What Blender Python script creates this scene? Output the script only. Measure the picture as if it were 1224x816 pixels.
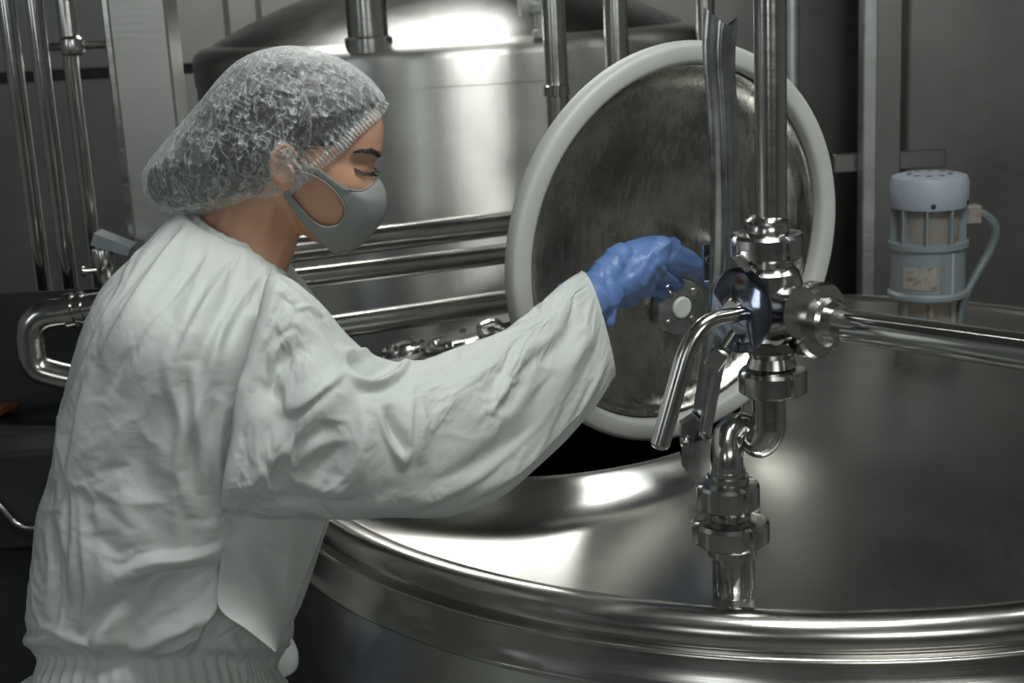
import bpy, math
import numpy as np
from mathutils import Vector

for o in list(bpy.data.objects): bpy.data.objects.remove(o)
SC = bpy.context.scene
COL = SC.collection
PI = math.pi
# ------------------------------------------------------------------ camera
F = 1700.0; PITCH = math.radians(14); ROLL = math.radians(-3)
CAM = np.array([0, 0, 1.75])
FW = np.array([0, math.cos(PITCH), -math.sin(PITCH)])
_u = np.array([0, math.sin(PITCH), math.cos(PITCH)]); _r = np.array([1., 0, 0])
RT = _r*math.cos(ROLL)+_u*math.sin(ROLL); UP = -_r*math.sin(ROLL)+_u*math.cos(ROLL)
cd = bpy.data.cameras.new('camera'); cam = bpy.data.objects.new('camera', cd); COL.objects.link(cam)
from mathutils import Matrix
cam.matrix_world = Matrix(((RT[0], UP[0], -FW[0], CAM[0]), (RT[1], UP[1], -FW[1], CAM[1]), (RT[2], UP[2], -FW[2], CAM[2]), (0, 0, 0, 1)))
cd.sensor_width = 36; cd.lens = 36*F/1224; cd.clip_start = .05
cd.dof.use_dof = True; cd.dof.focus_distance = 1.72; cd.dof.aperture_fstop = 8
SC.camera = cam
# ------------------------------------------------------------------ exposure, world, lights
vs = SC.view_settings
vs.view_transform = 'Standard'; vs.look = 'None'; vs.gamma = 1; vs.use_curve_mapping = False; vs.exposure = 0.04
w = bpy.data.worlds.new('world'); SC.world = w; w.use_nodes = True
w.node_tree.nodes['Background'].inputs[0].default_value = (.55, .62, .6, 1)
w.node_tree.nodes['Background'].inputs[1].default_value = .05

def area(name, loc, target, sx, sy, power, col=(1, .98, .95), spread=180):
    l = bpy.data.lights.new(name, 'AREA'); l.shape = 'RECTANGLE'; l.size = sx; l.size_y = sy
    l.energy = power; l.color = col; l.spread = math.radians(spread)
    o = bpy.data.objects.new(name, l); COL.objects.link(o); o.location = loc
    d = Vector(target)-Vector(loc); o.rotation_euler = d.to_track_quat('-Z', 'Y').to_euler()
    return o
area('ceiling_panel_light', (-.45, 4.3, 3.1), (0, 1.9, 1.1), 1.4, .35, 26, (1, .99, .95))
area('ceiling_panel_light', (.5, .9, 3.1), (.1, 1.7, 1.2), 1.2, .4, 34, (.97, 1, .98))
area('ceiling_panel_light', (1.9, 1.6, 3.1), (1.2, 2.1, 1), 1.0, .25, 6, (.97, 1, .98))  # extra unseen lamp, added to lift the dark right side
area('window_light', (1.15, -2.4, 2.45), (-.1, 3, 1.4), 1.8, .9, 24, (.98, 1, .97))
area('window_light', (-1.5, -2.4, 2.1), (-.4, 2, 1.2), .7, 1.0, 7, (.95, 1, .99))
area('side_window_light', (-2.8, .4, 2.2), (-.2, 1.9, 1.2), .5, 1.0, 5, (.82, .9, 1))

# ------------------------------------------------------------------ helpers
def ray(x, y): return FW+RT*(x-612)/F-UP*(y-408)/F
def at(x, y, Y):
    d = ray(x, y); return CAM+d*(Y/d[1])
def onz(x, y, z):
    d = ray(x, y); return CAM+d*((z-CAM[2])/d[2])
def proj(q):
    q = q-CAM; d = q@FW
    return 612+F*(q@RT)/d, 408-F*(q@UP)/d
def pxm(Y): return Y*1.03/F
def nrm(v): v = np.asarray(v, float); return v/np.linalg.norm(v)

ORG = {}
def tag(o, label=None, cat=None, group=None, kind=None):
    if label: o['label'] = label
    if cat: o['category'] = cat
    if group: o['group'] = group
    if kind: o['kind'] = kind
    return o
def thing(name, label, cat, loc, group=None):
    o = bpy.data.objects.new(name, None); COL.objects.link(o); o.location = loc
    o.empty_display_size = .05
    ORG[o] = np.array(loc, float)
    return tag(o, label, cat, group)
def mesh_obj(name, V, Fc, mat, parent=None, smooth=True, sharp=35, origin=None, label=None):
    V = np.asarray(V, float)
    if parent is not None: o0 = ORG[parent]
    elif origin is not None: o0 = np.asarray(origin, float)
    else: o0 = np.zeros(3)
    me = bpy.data.meshes.new(name)
    if isinstance(Fc, np.ndarray):
        me.vertices.add(len(V)); me.vertices.foreach_set('co', (V-o0).ravel())
        k = Fc.shape[1]; n = len(Fc)
        me.loops.add(n*k); me.loops.foreach_set('vertex_index', Fc.ravel().astype(np.int32))
        me.polygons.add(n); me.polygons.foreach_set('loop_start', np.arange(0, n*k, k, dtype=np.int32))
        me.update(calc_edges=True); me.validate()
    else:
        me.from_pydata([tuple(v) for v in (V-o0)], [], [tuple(int(i) for i in f) for f in Fc]); me.update()
    import bmesh
    bm = bmesh.new(); bm.from_mesh(me); bmesh.ops.remove_doubles(bm, verts=bm.verts, dist=1e-6)
    bmesh.ops.recalc_face_normals(bm, faces=bm.faces); bm.to_mesh(me); bm.free()
    me.polygons.foreach_set('use_smooth', [smooth]*len(me.polygons))
    if smooth and sharp: me.set_sharp_from_angle(angle=math.radians(sharp))
    me.materials.append(mat)
    o = bpy.data.objects.new(name, me); COL.objects.link(o)
    if parent is not None: o.parent = parent
    else: o.location = o0
    ORG[o] = o0
    if label: o['label'] = label
    return o
class MB:
    def __init__(s): s.v = []; s.f = []; s.n = 0
    def add(s, V, Fc):
        V = np.asarray(V, float).reshape(-1, 3)
        s.v.append(V); s.f += [tuple(int(i)+s.n for i in f) for f in Fc]; s.n += len(V); return s
    def obj(s, name, mat, parent=None, **k): return mesh_obj(name, np.concatenate(s.v), s.f, mat, parent, **k)
def frame(d):
    d = nrm(d); a = np.array([0, 0, 1.]) if abs(d[2]) < .9 else np.array([1., 0, 0])
    x = nrm(np.cross(a, d)); return x, np.cross(d, x), d
def lathe(prof, o, d, n=48, rf=None, xref=None):
    """prof: list of (r, h) along axis d from o"""
    o = np.asarray(o, float)
    x, y, d = frame(d)
    if xref is not None:
        x = nrm(np.asarray(xref)-np.dot(xref, d)*d); y = np.cross(d, x)
    t = np.arange(n)/n*2*PI; V = []; Fc = []
    for i, p in enumerate(prof):
        r, h = p[0], p[1]
        rr = r*np.ones(n) if (rf is None or len(p) < 3) else rf(t, r)
        V.append(o+d*h+rr[:, None]*(np.cos(t)[:, None]*x+np.sin(t)[:, None]*y))
    m = len(prof)
    for i in range(m-1):
        for j in range(n):
            k = (j+1) % n; Fc.append((i*n+j, i*n+k, (i+1)*n+k, (i+1)*n+j))
    if prof[0][0] > 1e-5: Fc.append(tuple(range(n))[::-1])
    if prof[-1][0] > 1e-5: Fc.append(tuple((m-1)*n+j for j in range(n)))
    return np.concatenate(V), Fc
def smooth_path(P, n=10):
    P = np.asarray(P, float); Q = np.vstack([2*P[0]-P[1], P, 2*P[-1]-P[-2]]); out = []
    for i in range(1, len(Q)-2):
        for t in np.arange(n)/n:
            a, b, c, e = Q[i-1:i+3]
            out.append(.5*(2*b+(c-a)*t+(2*a-5*b+4*c-e)*t*t+(3*b-a-3*c+e)*t**3))
    out.append(P[-1]); return np.array(out)
def tube(P, r, n=20, cap=True, sec=None, ref=None):
    """sweep; r scalar or per-point; sec optional closed section (k,2) in units of r, ref = fixed section x direction"""
    P = np.asarray(P, float); m = len(P); r = np.ones(m)*r
    T = np.gradient(P, axis=0); T /= np.linalg.norm(T, axis=1)[:, None]
    if sec is None:
        t = np.arange(n)/n*2*PI; sec = np.c_[np.cos(t), np.sin(t)]
    n = len(sec)
    x = frame(T[0])[0] if ref is None else np.asarray(ref, float)
    V = []; Fc = []
    for i in range(m):
        x = (x if ref is None else np.asarray(ref, float)); x = x-np.dot(x, T[i])*T[i]; x = nrm(x); y = np.cross(T[i], x)
        V.append(P[i]+r[i]*(sec[:, :1]*x+sec[:, 1:]*y))
    for i in range(m-1):
        for j in range(n):
            k = (j+1) % n; Fc.append((i*n+j, i*n+k, (i+1)*n+k, (i+1)*n+j))
    if cap: Fc += [tuple(range(n))[::-1], tuple((m-1)*n+j for j in range(n))]
    return np.concatenate(V), Fc
def fillet(P, rad, n=8):
    """polyline with rounded corners"""
    P = [np.asarray(p, float) for p in P]; out = [P[0]]
    for i in range(1, len(P)-1):
        a = nrm(P[i-1]-P[i]); b = nrm(P[i+1]-P[i]); r = min(rad, .49*np.linalg.norm(P[i-1]-P[i]), .49*np.linalg.norm(P[i+1]-P[i]))
        p0 = P[i]+a*r; p1 = P[i]+b*r
        for t in np.linspace(0, 1, n): out.append((1-t)**2*p0+2*t*(1-t)*P[i]+t*t*p1)
    out.append(P[-1]); return np.array(out)
def box(c, s, x=(1, 0, 0), y=(0, 1, 0), z=(0, 0, 1), bev=.0):
    c = np.asarray(c, float); x, y, z = map(nrm, (x, y, z)); hx, hy, hz = np.array(s)/2.
    b = min(bev, hx*.9, hy*.9, hz*.9)
    if b <= 0:
        V = [c+x*i*hx+y*j*hy+z*k*hz for i in (-1, 1) for j in (-1, 1) for k in (-1, 1)]
        return V, [(0, 1, 3, 2), (4, 6, 7, 5), (0, 4, 5, 1), (2, 3, 7, 6), (0, 2, 6, 4), (1, 5, 7, 3)]
    V = []; idx = {}
    for i in (-1, 1):
        for j in (-1, 1):
            for k in (-1, 1):
                for a in range(3):
                    h = [hx-b, hy-b, hz-b]; h[a] += b
                    idx[i, j, k, a] = len(V); V.append(c+x*i*h[0]+y*j*h[1]+z*k*h[2])
    Fc = []
    s1 = (-1, 1)
    for i in s1:
        Fc.append([idx[i, j, k, 0] for j, k in ((-1, -1), (1, -1), (1, 1), (-1, 1))])
        Fc.append([idx[j, i, k, 1] for j, k in ((-1, -1), (1, -1), (1, 1), (-1, 1))])
        Fc.append([idx[j, k, i, 2] for j, k in ((-1, -1), (1, -1), (1, 1), (-1, 1))])
        for j in s1:
            Fc.append([idx[i, j, -1, 0], idx[i, j, 1, 0], idx[i, j, 1, 1], idx[i, j, -1, 1]])
            Fc.append([idx[i, -1, j, 0], idx[i, 1, j, 0], idx[i, 1, j, 2], idx[i, -1, j, 2]])
            Fc.append([idx[-1, i, j, 1], idx[1, i, j, 1], idx[1, i, j, 2], idx[-1, i, j, 2]])
            for k in s1: Fc.append([idx[i, j, k, 0], idx[i, j, k, 1], idx[i, j, k, 2]])
    return V, Fc
def grid_faces(nr, nc, wrap=True, off=0):
    i, j = np.meshgrid(np.arange(nr-1), np.arange(nc if wrap else nc-1), indexing='ij'); k = (j+1) % nc
    return (np.stack([i*nc+j, i*nc+k, (i+1)*nc+k, (i+1)*nc+j], -1).reshape(-1, 4)+off)
# value noise
def _h(i, j, k):
    n = (i*374761393+j*668265263+k*2147483647+1013904223) & 0xffffffff
    n = ((n ^ (n >> 13))*1274126177) & 0xffffffff
    return ((n ^ (n >> 16)) & 0xffff)/65535.
def vnoise(P, s=1., seed=0):
    P = np.asarray(P)*s+seed*17.3; I = np.floor(P).astype(np.int64); f = P-I; f = f*f*f*(f*(f*6-15)+10); r = 0
    for a in (0, 1):
        for b in (0, 1):
            for c in (0, 1):
                wgt = (f[..., 0] if a else 1-f[..., 0])*(f[..., 1] if b else 1-f[..., 1])*(f[..., 2] if c else 1-f[..., 2])
                r = r+wgt*_h(I[..., 0]+a, I[..., 1]+b, I[..., 2]+c)
    return r*2-1
def interp(xs, ys, x): return np.interp(x, xs, ys)
def cinterp(keys, n):
    """keys (m,k) -> smooth (n,k) resample by catmull-rom on key index with even arclength of first two columns"""
    K = np.asarray(keys, float); Q = smooth_path(K, 24)
    s = np.r_[0, np.cumsum(np.linalg.norm(np.diff(Q[:, :2], axis=0), axis=1))]
    t = np.linspace(0, s[-1], n); return np.stack([np.interp(t, s, Q[:, c]) for c in range(Q.shape[1])], 1)

# ------------------------------------------------------------------ materials
def newmat(name):
    m = bpy.data.materials.new(name); m.use_nodes = True; nt = m.node_tree; nt.nodes.clear()
    out = nt.nodes.new('ShaderNodeOutputMaterial'); return m, nt, out
def N(nt, typ, **kw):
    n = nt.nodes.new('ShaderNode'+typ)
    for k, v in kw.items():
        if k in n.inputs: n.inputs[k].default_value = v
        else: setattr(n, k, v)
    return n
def ramp(nt, fac, stops):
    r = nt.nodes.new('ShaderNodeValToRGB'); e = r.color_ramp.elements
    while len(e) < len(stops): e.new(.5)
    for i, (p, c) in enumerate(stops):
        e[i].position = p; e[i].color = tuple(c)+(1,) if len(c) == 3 else c
    nt.links.new(fac, r.inputs[0]); return r
def g(v, t=(1, 1, 1)): return tuple(v*a for a in t)
def steel(name, col=.5, rough=.2, var=.08, scale=(1, 1, 60), bump=.04, tint=(1, 1, .97), spots=0, rust=0, nscale=6, aniso=0):
    m, nt, out = newmat(name); L = nt.links.new
    b = N(nt, 'BsdfPrincipled', Metallic=1.0); L(b.outputs[0], out.inputs[0])
    tc = N(nt, 'TexCoord'); mp = N(nt, 'Mapping'); mp.inputs['Scale'].default_value = scale; L(tc.outputs['Object'], mp.inputs[0])
    n1 = N(nt, 'TexNoise', Scale=8.0, Detail=6.0); L(mp.outputs[0], n1.inputs[0])
    n2 = N(nt, 'TexNoise', Scale=float(nscale), Detail=5.0, Roughness=.6); L(tc.outputs['Object'], n2.inputs[0])
    mr = N(nt, 'MapRange'); mr.inputs[1].default_value = .3; mr.inputs[2].default_value = .7
    mr.inputs[3].default_value = max(.02, rough-var); mr.inputs[4].default_value = rough+var
    mx = N(nt, 'Math', operation='ADD'); mm = N(nt, 'Math', operation='MULTIPLY'); mm.inputs[1].default_value = .5
    L(n1.outputs[0], mx.inputs[0]); L(n2.outputs[0], mx.inputs[1]); L(mx.outputs[0], mm.inputs[0]); L(mm.outputs[0], mr.inputs[0])
    L(mr.outputs[0], b.inputs['Roughness'])
    c = ramp(nt, n2.outputs[0], [(.3, g(col*(.8 if spots == 0 else .45), tint)), (.7, g(col*1.08, tint))])
    src = c.outputs[0]
    if aniso:
        b.inputs['Anisotropic'].default_value = aniso; tg = N(nt, 'Tangent', direction_type='RADIAL', axis='Z'); L(tg.outputs[0], b.inputs['Tangent']); b.inputs['Anisotropic Rotation'].default_value = .25
    if rust:
        n3 = N(nt, 'TexNoise', Scale=22.0, Detail=8.0, Roughness=.7); L(tc.outputs['Object'], n3.inputs[0])
        r3 = ramp(nt, n3.outputs[0], [(.55, (0, 0, 0)), (.72, (rust, rust, rust))])
        mc = N(nt, 'MixRGB'); L(r3.outputs[0], mc.inputs[0]); L(src, mc.inputs[1]); mc.inputs[2].default_value = (.10, .075, .05, 1); src = mc.outputs[0]
    L(src, b.inputs['Base Color'])
    bp = N(nt, 'Bump', Strength=bump, Distance=.01); L(n1.outputs[0], bp.inputs['Height']); L(bp.outputs[0], b.inputs['Normal'])
    return m
def plain(name, col, rough=.5, bump=0, bscale=80, var=.0, metal=0, sss=0, coat=0, dirt=None, spec=.5):
    m, nt, out = newmat(name); L = nt.links.new
    b = N(nt, 'BsdfPrincipled', Metallic=float(metal), Roughness=rough); L(b.outputs[0], out.inputs[0])
    b.inputs['Specular IOR Level'].default_value = spec
    tc = N(nt, 'TexCoord')
    n = N(nt, 'TexNoise', Scale=12.0, Detail=5.0); L(tc.outputs['Object'], n.inputs[0])
    c = ramp(nt, n.outputs[0], [(.3, tuple(x*(1-var) for x in col)), (.7, tuple(min(1, x*(1+var)) for x in col))])
    src = c.outputs[0]
    if dirt:
        n3 = N(nt, 'TexNoise', Scale=float(dirt[2]), Detail=9.0, Roughness=.75); L(tc.outputs['Object'], n3.inputs[0])
        r3 = ramp(nt, n3.outputs[0], [(dirt[1], (0, 0, 0)), (dirt[1]+.08, (1, 1, 1))])
        mc = N(nt, 'MixRGB'); L(r3.outputs[0], mc.inputs[0]); L(src, mc.inputs[1]); mc.inputs[2].default_value = dirt[0]+(1,); src = mc.outputs[0]
    L(src, b.inputs['Base Color'])
    if sss: b.inputs['Subsurface Weight'].default_value = sss; b.inputs['Subsurface Radius'].default_value = (1, .4, .25); b.inputs['Subsurface Scale'].default_value = .008
    if bump:
        n2 = N(nt, 'TexNoise', Scale=float(bscale), Detail=6.0); L(tc.outputs['Object'], n2.inputs[0])
        bp = N(nt, 'Bump', Strength=bump, Distance=.004); L(n2.outputs[0], bp.inputs['Height']); L(bp.outputs[0], b.inputs['Normal'])
    return m
M = {}
M['dome'] = steel('brushed_dome_steel', .46, .29, .02, (14, .8, 14), .0, (1, 1, .95), nscale=4)
M['rim'] = steel('polished_rim_steel', .55, .22, .06, (1, 1, 60), .02, (1, .98, .93), nscale=7)
M['shell'] = steel('brushed_shell_steel', .75, .34, .06, (40, 40, 1), .03, (1, 1, .96), nscale=5, aniso=.8)
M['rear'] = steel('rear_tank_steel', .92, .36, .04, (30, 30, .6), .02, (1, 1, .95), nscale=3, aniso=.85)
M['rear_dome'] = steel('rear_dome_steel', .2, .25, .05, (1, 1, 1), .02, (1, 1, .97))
M['pipe'] = steel('polished_pipe_steel', .55, .12, .04, (1, 1, 8), .01, (1, 1, .97))
M['pipe2'] = steel('satin_pipe_steel', .55, .2, .06, (1, 1, 10), .02, (1, 1, .95))
M['fit'] = steel('fitting_steel', .54, .19, .05, (1, 1, 1), .015, (1, .99, .95), nscale=30)
M['lid'] = steel('scuffed_lid_steel', .52, .26, .2, (16, 16, 1.5), .05, (1, .97, .9), spots=1, rust=.6, nscale=7)
M['bar'] = steel('lever_bar_steel', .6, .24, .06, (1, 1, 4), .03, (.97, 1, 1), spots=1, nscale=18)
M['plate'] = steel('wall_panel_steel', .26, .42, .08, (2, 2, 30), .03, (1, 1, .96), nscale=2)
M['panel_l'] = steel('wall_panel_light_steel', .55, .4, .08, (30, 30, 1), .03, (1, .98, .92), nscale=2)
M['post'] = steel('galvanised_post', .5, .45, .08, (4, 4, 10), .06, (.97, 1, .98), nscale=14)
M['postl'] = steel('steel_column_face', .5, .36, .05, (2, 2, 20), .02, (1, 1, .96), nscale=3)
M['dark'] = plain('dark_iron', (.02, .021, .022), .5, metal=.3, var=.3)
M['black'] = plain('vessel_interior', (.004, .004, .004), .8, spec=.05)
M['gasket'] = plain('white_silicone', (.47, .48, .455), .45, var=.04, sss=.0)
M['wplastic'] = plain('white_plastic', (.62, .66, .62), .45, var=.05)
M['mgrey'] = plain('motor_paint_grey', (.16, .185, .195), .45, var=.08, bump=.1, dirt=((.2, .19, .17), .6, 25))
M['mcap'] = plain('motor_cap_paint', (.27, .30, .345), .4, var=.06, bump=.06, dirt=((.3, .3, .28), .66, 25))
M['mworn'] = plain('motor_worn_body', (.17, .17, .155), .55, var=.2, bump=.3, bscale=60, dirt=((.17, .11, .07), .52, 30))
M['label'] = plain('worn_rating_label', (.24, .235, .21), .6, var=.1, dirt=((.16, .1, .06), .5, 45))
M['conduit'] = plain('grey_conduit', (.10, .12, .125), .35, var=.05)
M['floor'] = plain('floor_epoxy', (.24, .245, .235), .35, var=.2, bump=.1, bscale=30)
M['wall'] = plain('wall_paint', (.27, .28, .27), .6, var=.1)
M['ceil'] = plain('ceiling_paint', (.2, .21, .2), .7, var=.1)
M['orange'] = plain('orange_rag', (.12, .035, .015), .7, var=.3, bump=.3)
M['mask'] = plain('grey_mask_foam', (.215, .23, .22), .75, var=.03, bump=.06, bscale=600, spec=.2)
M['maskedge'] = plain('mask_edge', (.27, .275, .265), .7)
M['glove'] = plain('blue_nitrile', (.12, .215, .46), .4, var=.05, bump=.05, bscale=90)
M['hair'] = plain('dark_hair', (.018, .014, .012), .45, var=.3, bump=.5, bscale=120)
M['boot'] = plain('white_boot', (.5, .5, .5), .5)
M['blue_reflect'] = steel('polished_cover_plate', .4, .1, .03, (1, 1, 1), .03, (.82, .88, 1.12), spots=1, nscale=40)  # bluish reflection is tinted into the steel colour

def skin_mat():
    m, nt, out = newmat('skin'); L = nt.links.new
    b = N(nt, 'BsdfPrincipled', Roughness=.46); L(b.outputs[0], out.inputs[0])
    b.inputs['Subsurface Weight'].default_value = .25; b.inputs['Subsurface Radius'].default_value = (1, .35, .2); b.inputs['Subsurface Scale'].default_value = .006
    tc = N(nt, 'TexCoord'); n = N(nt, 'TexNoise', Scale=28.0, Detail=6.0); L(tc.outputs['Object'], n.inputs[0])
    c = ramp(nt, n.outputs[0], [(.3, (.42, .235, .15)), (.7, (.50, .29, .19))]); L(c.outputs[0], b.inputs['Base Color'])
    n2 = N(nt, 'TexNoise', Scale=500.0, Detail=3.0); L(tc.outputs['Object'], n2.inputs[0])
    bp = N(nt, 'Bump', Strength=.08, Distance=.001); L(n2.outputs[0], bp.inputs['Height']); L(bp.outputs[0], b.inputs['Normal'])
    return m
M['skin'] = skin_mat()
def cloth_mat():
    m, nt, out = newmat('white_nonwoven_cloth'); L = nt.links.new
    b = N(nt, 'BsdfPrincipled', Roughness=.55); b.inputs['Specular IOR Level'].default_value = .3
    tr = N(nt, 'BsdfTranslucent'); tr.inputs[0].default_value = (.66, .7, .67, 1)
    mx = N(nt, 'MixShader'); mx.inputs[0].default_value = .12; L(b.outputs[0], mx.inputs[1]); L(tr.outputs[0], mx.inputs[2]); L(mx.outputs[0], out.inputs[0])
    b.inputs['Base Color'].default_value = (.60, .63, .605, 1)
    tc = N(nt, 'TexCoord'); n = N(nt, 'TexNoise', Scale=260.0, Detail=5.0); L(tc.outputs['Object'], n.inputs[0])
    n2 = N(nt, 'TexNoise', Scale=18.0, Detail=7.0, Roughness=.55); n2.inputs['Distortion'].default_value = .8; L(tc.outputs['Object'], n2.inputs[0])
    b1 = N(nt, 'Bump', Strength=.12, Distance=.001); L(n.outputs[0], b1.inputs['Height'])
    b2 = N(nt, 'Bump', Strength=.22, Distance=.012); L(n2.outputs[0], b2.inputs['Height']); L(b1.outputs[0], b2.inputs['Normal']); L(b2.outputs[0], b.inputs['Normal'])
    return m
M['cloth'] = cloth_mat()
def net_mat():
    m, nt, out = newmat('sheer_hairnet'); L = nt.links.new
    b = N(nt, 'BsdfPrincipled', Roughness=.5); b.inputs['Base Color'].default_value = (.72, .76, .75, 1)
    tp = N(nt, 'BsdfTransparent'); mx = N(nt, 'MixShader'); L(tp.outputs[0], mx.inputs[1]); L(b.outputs[0], mx.inputs[2]); L(mx.outputs[0], out.inputs[0])
    tc = N(nt, 'TexCoord'); mp = N(nt, 'Mapping'); mp.inputs['Rotation'].default_value = (0, .6, 0); mp.inputs['Scale'].default_value = (1.5, 1, .7); L(tc.outputs['Object'], mp.inputs[0])
    v = N(nt, 'TexNoise', Scale=58.0, Detail=3.0, Roughness=.55); v.inputs['Distortion'].default_value = .9; L(mp.outputs[0], v.inputs[0])
    # thin bright crease lines: where noise crosses its mid level
    s = N(nt, 'Math', operation='SUBTRACT'); s.inputs[1].default_value = .5; L(v.outputs[0], s.inputs[0])
    a = N(nt, 'Math', operation='ABSOLUTE'); L(s.outputs[0], a.inputs[0])
    r = ramp(nt, a.outputs[0], [(.0, (.55, .55, .55)), (.03, (.16, .16, .16)), (.10, (.05, .05, .05))])
    lw = N(nt, 'LayerWeight', Blend=.3); mu = N(nt, 'Math', operation='MULTIPLY'); mu.inputs[1].default_value = .6; L(lw.outputs['Facing'], mu.inputs[0])
    ad = N(nt, 'Math', operation='ADD', use_clamp=True); L(r.outputs[0], ad.inputs[0]); L(mu.outputs[0], ad.inputs[1]); L(ad.outputs[0], mx.inputs[0])
    bp = N(nt, 'Bump', Strength=.6, Distance=.004); L(r.outputs[0], bp.inputs['Height']); L(bp.outputs[0], b.inputs['Normal'])
    return m
M['net'] = net_mat()

# ------------------------------------------------------------------ room
def struct(name, c, s, mat, **k):
    V, Fc = box(c, s); o = mesh_obj(name, V, Fc, mat, smooth=False, origin=(c[0], c[1], c[2]-s[2]/2)); return tag(o, kind='structure')
struct('floor', (0, 1.2, -.05), (6.4, 7.8, .1), M['floor'])
struct('ceiling', (0, 1.2, 3.25), (6.4, 7.8, .1), M['ceil'])
struct('wall_left', (-3.05, 1.2, 1.6), (.1, 7.8, 3.2), M['wall'])
struct('wall_right', (3.05, 1.2, 1.6), (.1, 7.8, 3.2), M['wall'])
struct('wall_front', (0, -2.65, 1.6), (6.0, .1, 3.2), M['wall'])
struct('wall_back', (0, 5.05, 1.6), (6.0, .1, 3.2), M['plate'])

# ------------------------------------------------------------------ main tank
TC = np.array([.46, 2.334, 1.03]); TR = .823; RISE = .09
TRS = (TR*TR+RISE*RISE)/2/RISE
def domez(x, y):
    d = np.hypot(np.asarray(x)-TC[0], np.asarray(y)-TC[1]); return 1.03+np.sqrt(np.maximum(TRS**2-d*d, .01))-(TRS-RISE)
OC = np.array([.05, 2.12]); OR = .30
def lipz(x, y): return 1.108+.03*(x-OC[0])-.0*(y-OC[1])
tank = thing('process_tank', 'large round brushed stainless tank with domed top and open hatch, in the foreground', 'tank', (TC[0], TC[1], 0))
t = np.arange(160)/160*2*PI; e = np.c_[np.cos(t), np.sin(t)]
rows = []
sp = [0, .0015, .004, .008, .014, .02, .03, .042, .06, .08]
for s in sp:
    p = OC+(OR+s)*e; k = min(1, s/.055); k = k*k*(3-2*k)
    up = lipz(p[:, 0], p[:, 1])-.012*(s/.02)**2/(1+(s/.02)**2)+(0 if s > .001 else -.002)
    rows.append(np.c_[p, up*(1-k)+domez(p[:, 0], p[:, 1])*k])
base = OC+(OR+.08)*e
for q in np.linspace(0, 1, 26)[1:]:
    # slide from the hatch circle to the crease circle
    tgt = TC[:2]+TR*e; p = base*(1-q)+tgt*q; rows.append(np.c_[p, domez(p[:, 0], p[:, 1])])
R_ = np.concatenate(rows); dome = mesh_obj('domed_top', R_, grid_faces(len(rows), 160), M['dome'], tank, sharp=60)
# hatch neck going down inside the vessel
rows = [np.c_[OC+(OR)*e, lipz(*(OC+OR*e).T)-.002], np.c_[OC+(OR-.004)*e, lipz(*(OC+OR*e).T)-.006], np.c_[OC+(OR-.004)*e, lipz(*(OC+OR*e).T)-.05]]
mesh_obj('hatch_neck', np.concatenate(rows), grid_faces(3, 160), M['rim'], tank)
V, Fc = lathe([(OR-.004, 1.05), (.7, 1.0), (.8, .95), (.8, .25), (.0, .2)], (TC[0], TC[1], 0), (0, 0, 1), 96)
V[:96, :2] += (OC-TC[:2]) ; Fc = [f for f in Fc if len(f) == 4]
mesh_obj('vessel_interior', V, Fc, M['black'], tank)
prof = [(.823, 1.03), (.828, 1.0335), (.836, 1.0385), (.846, 1.0395), (.856, 1.037), (.865, 1.031), (.871, 1.022), (.873, 1.012), (.871, 1.004), (.868, 1.0), (.868, .998), (.872, .9965), (.876, .996), (.8785, .994), (.879, .990)]
V, Fc = lathe(prof, (TC[0], TC[1], 0), (0, 0, 1), 192); mesh_obj('rim_bead', V, [f for f in Fc if len(f) == 4], M['rim'], tank, sharp=50)
prof = [(.879, .990), (.882, .975), (.886, .962), (.892, .953), (.8945, .950), (.8945, .947), (.892, .944), (.886, .942)]
V, Fc = lathe(prof, (TC[0], TC[1], 0), (0, 0, 1), 192); mesh_obj('rim_band', V, [f for f in Fc if len(f) == 4], M['rim'], tank, sharp=40)
prof = [(.886, .942), (.883, .93), (.883, .18), (.85, .12), (.4, .1)]
V, Fc = lathe(prof, (TC[0], TC[1], 0), (0, 0, 1), 192); mesh_obj('tank_wall', V, [f for f in Fc if len(f) == 4], M['shell'], tank)
for k in range(4):
    a = PI/4+k*PI/2; c = TC[:2]+.6*np.array([math.cos(a), math.sin(a)])
    V, Fc = lathe([(.05, 0), (.05, .02), (.03, .02), (.03, .14)], (c[0], c[1], 0), (0, 0, 1), 20); mesh_obj('leg', V, Fc, M['pipe'], tank)
# clamp bolt row and small weld pad not visible; small ports on the dome
def port(px, py, z, R, label):
    c = onz(px, py, z); zb = float(domez(c[0], c[1]))-.003
    o = thing('port_lid', label, 'port lid', (c[0], c[1], zb), 'round port lids on the tank top')
    n = nrm([(c[0]-TC[0])*.25, (c[1]-TC[1])*.25, 1])
    V, Fc = lathe([(R*.62, zb-z), (R*.62, -.012), (R*.8, -.010)], c, (0, 0, 1), 48); mesh_obj('neck', V, Fc, M['pipe2'], o)
    V, Fc = lathe([(R*.8, -.016), (R*.98, -.016), (R, -.012), (R*.98, -.006), (R*.8, -.006)], c, n, 64); mesh_obj('gasket', V, Fc, M['gasket'], o)
    V, Fc = lathe([(R*.5, -.006), (R*.96, -.006), (R, -.002), (R, .004), (R*.95, .008), (R*.8, .008), (R*.77, .004), (R*.62, .004), (R*.58, .010), (R*.5, .013), (R*.3, .012), (0, .014)], c, n, 64); mesh_obj('cover', V, Fc, M['fit'], o)
    for k in range(5 if R > .06 else 3):
        a = 2*PI*k/(5 if R > .06 else 3)+.7; x, y, _ = frame(n); q = c+R*.62*(x*math.cos(a)+y*math.sin(a))
        V, Fc = lathe([(.008, .002), (.008, .012), (.005, .016), (0, .017)], q, n, 12); mesh_obj('bolt', V, Fc, M['fit'], o)
    return o, c, n
o, c, n = port(556, 408, 1.125, .086, 'wide round steel port lid on a white ring, beside the open hatch behind the sleeve')
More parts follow.
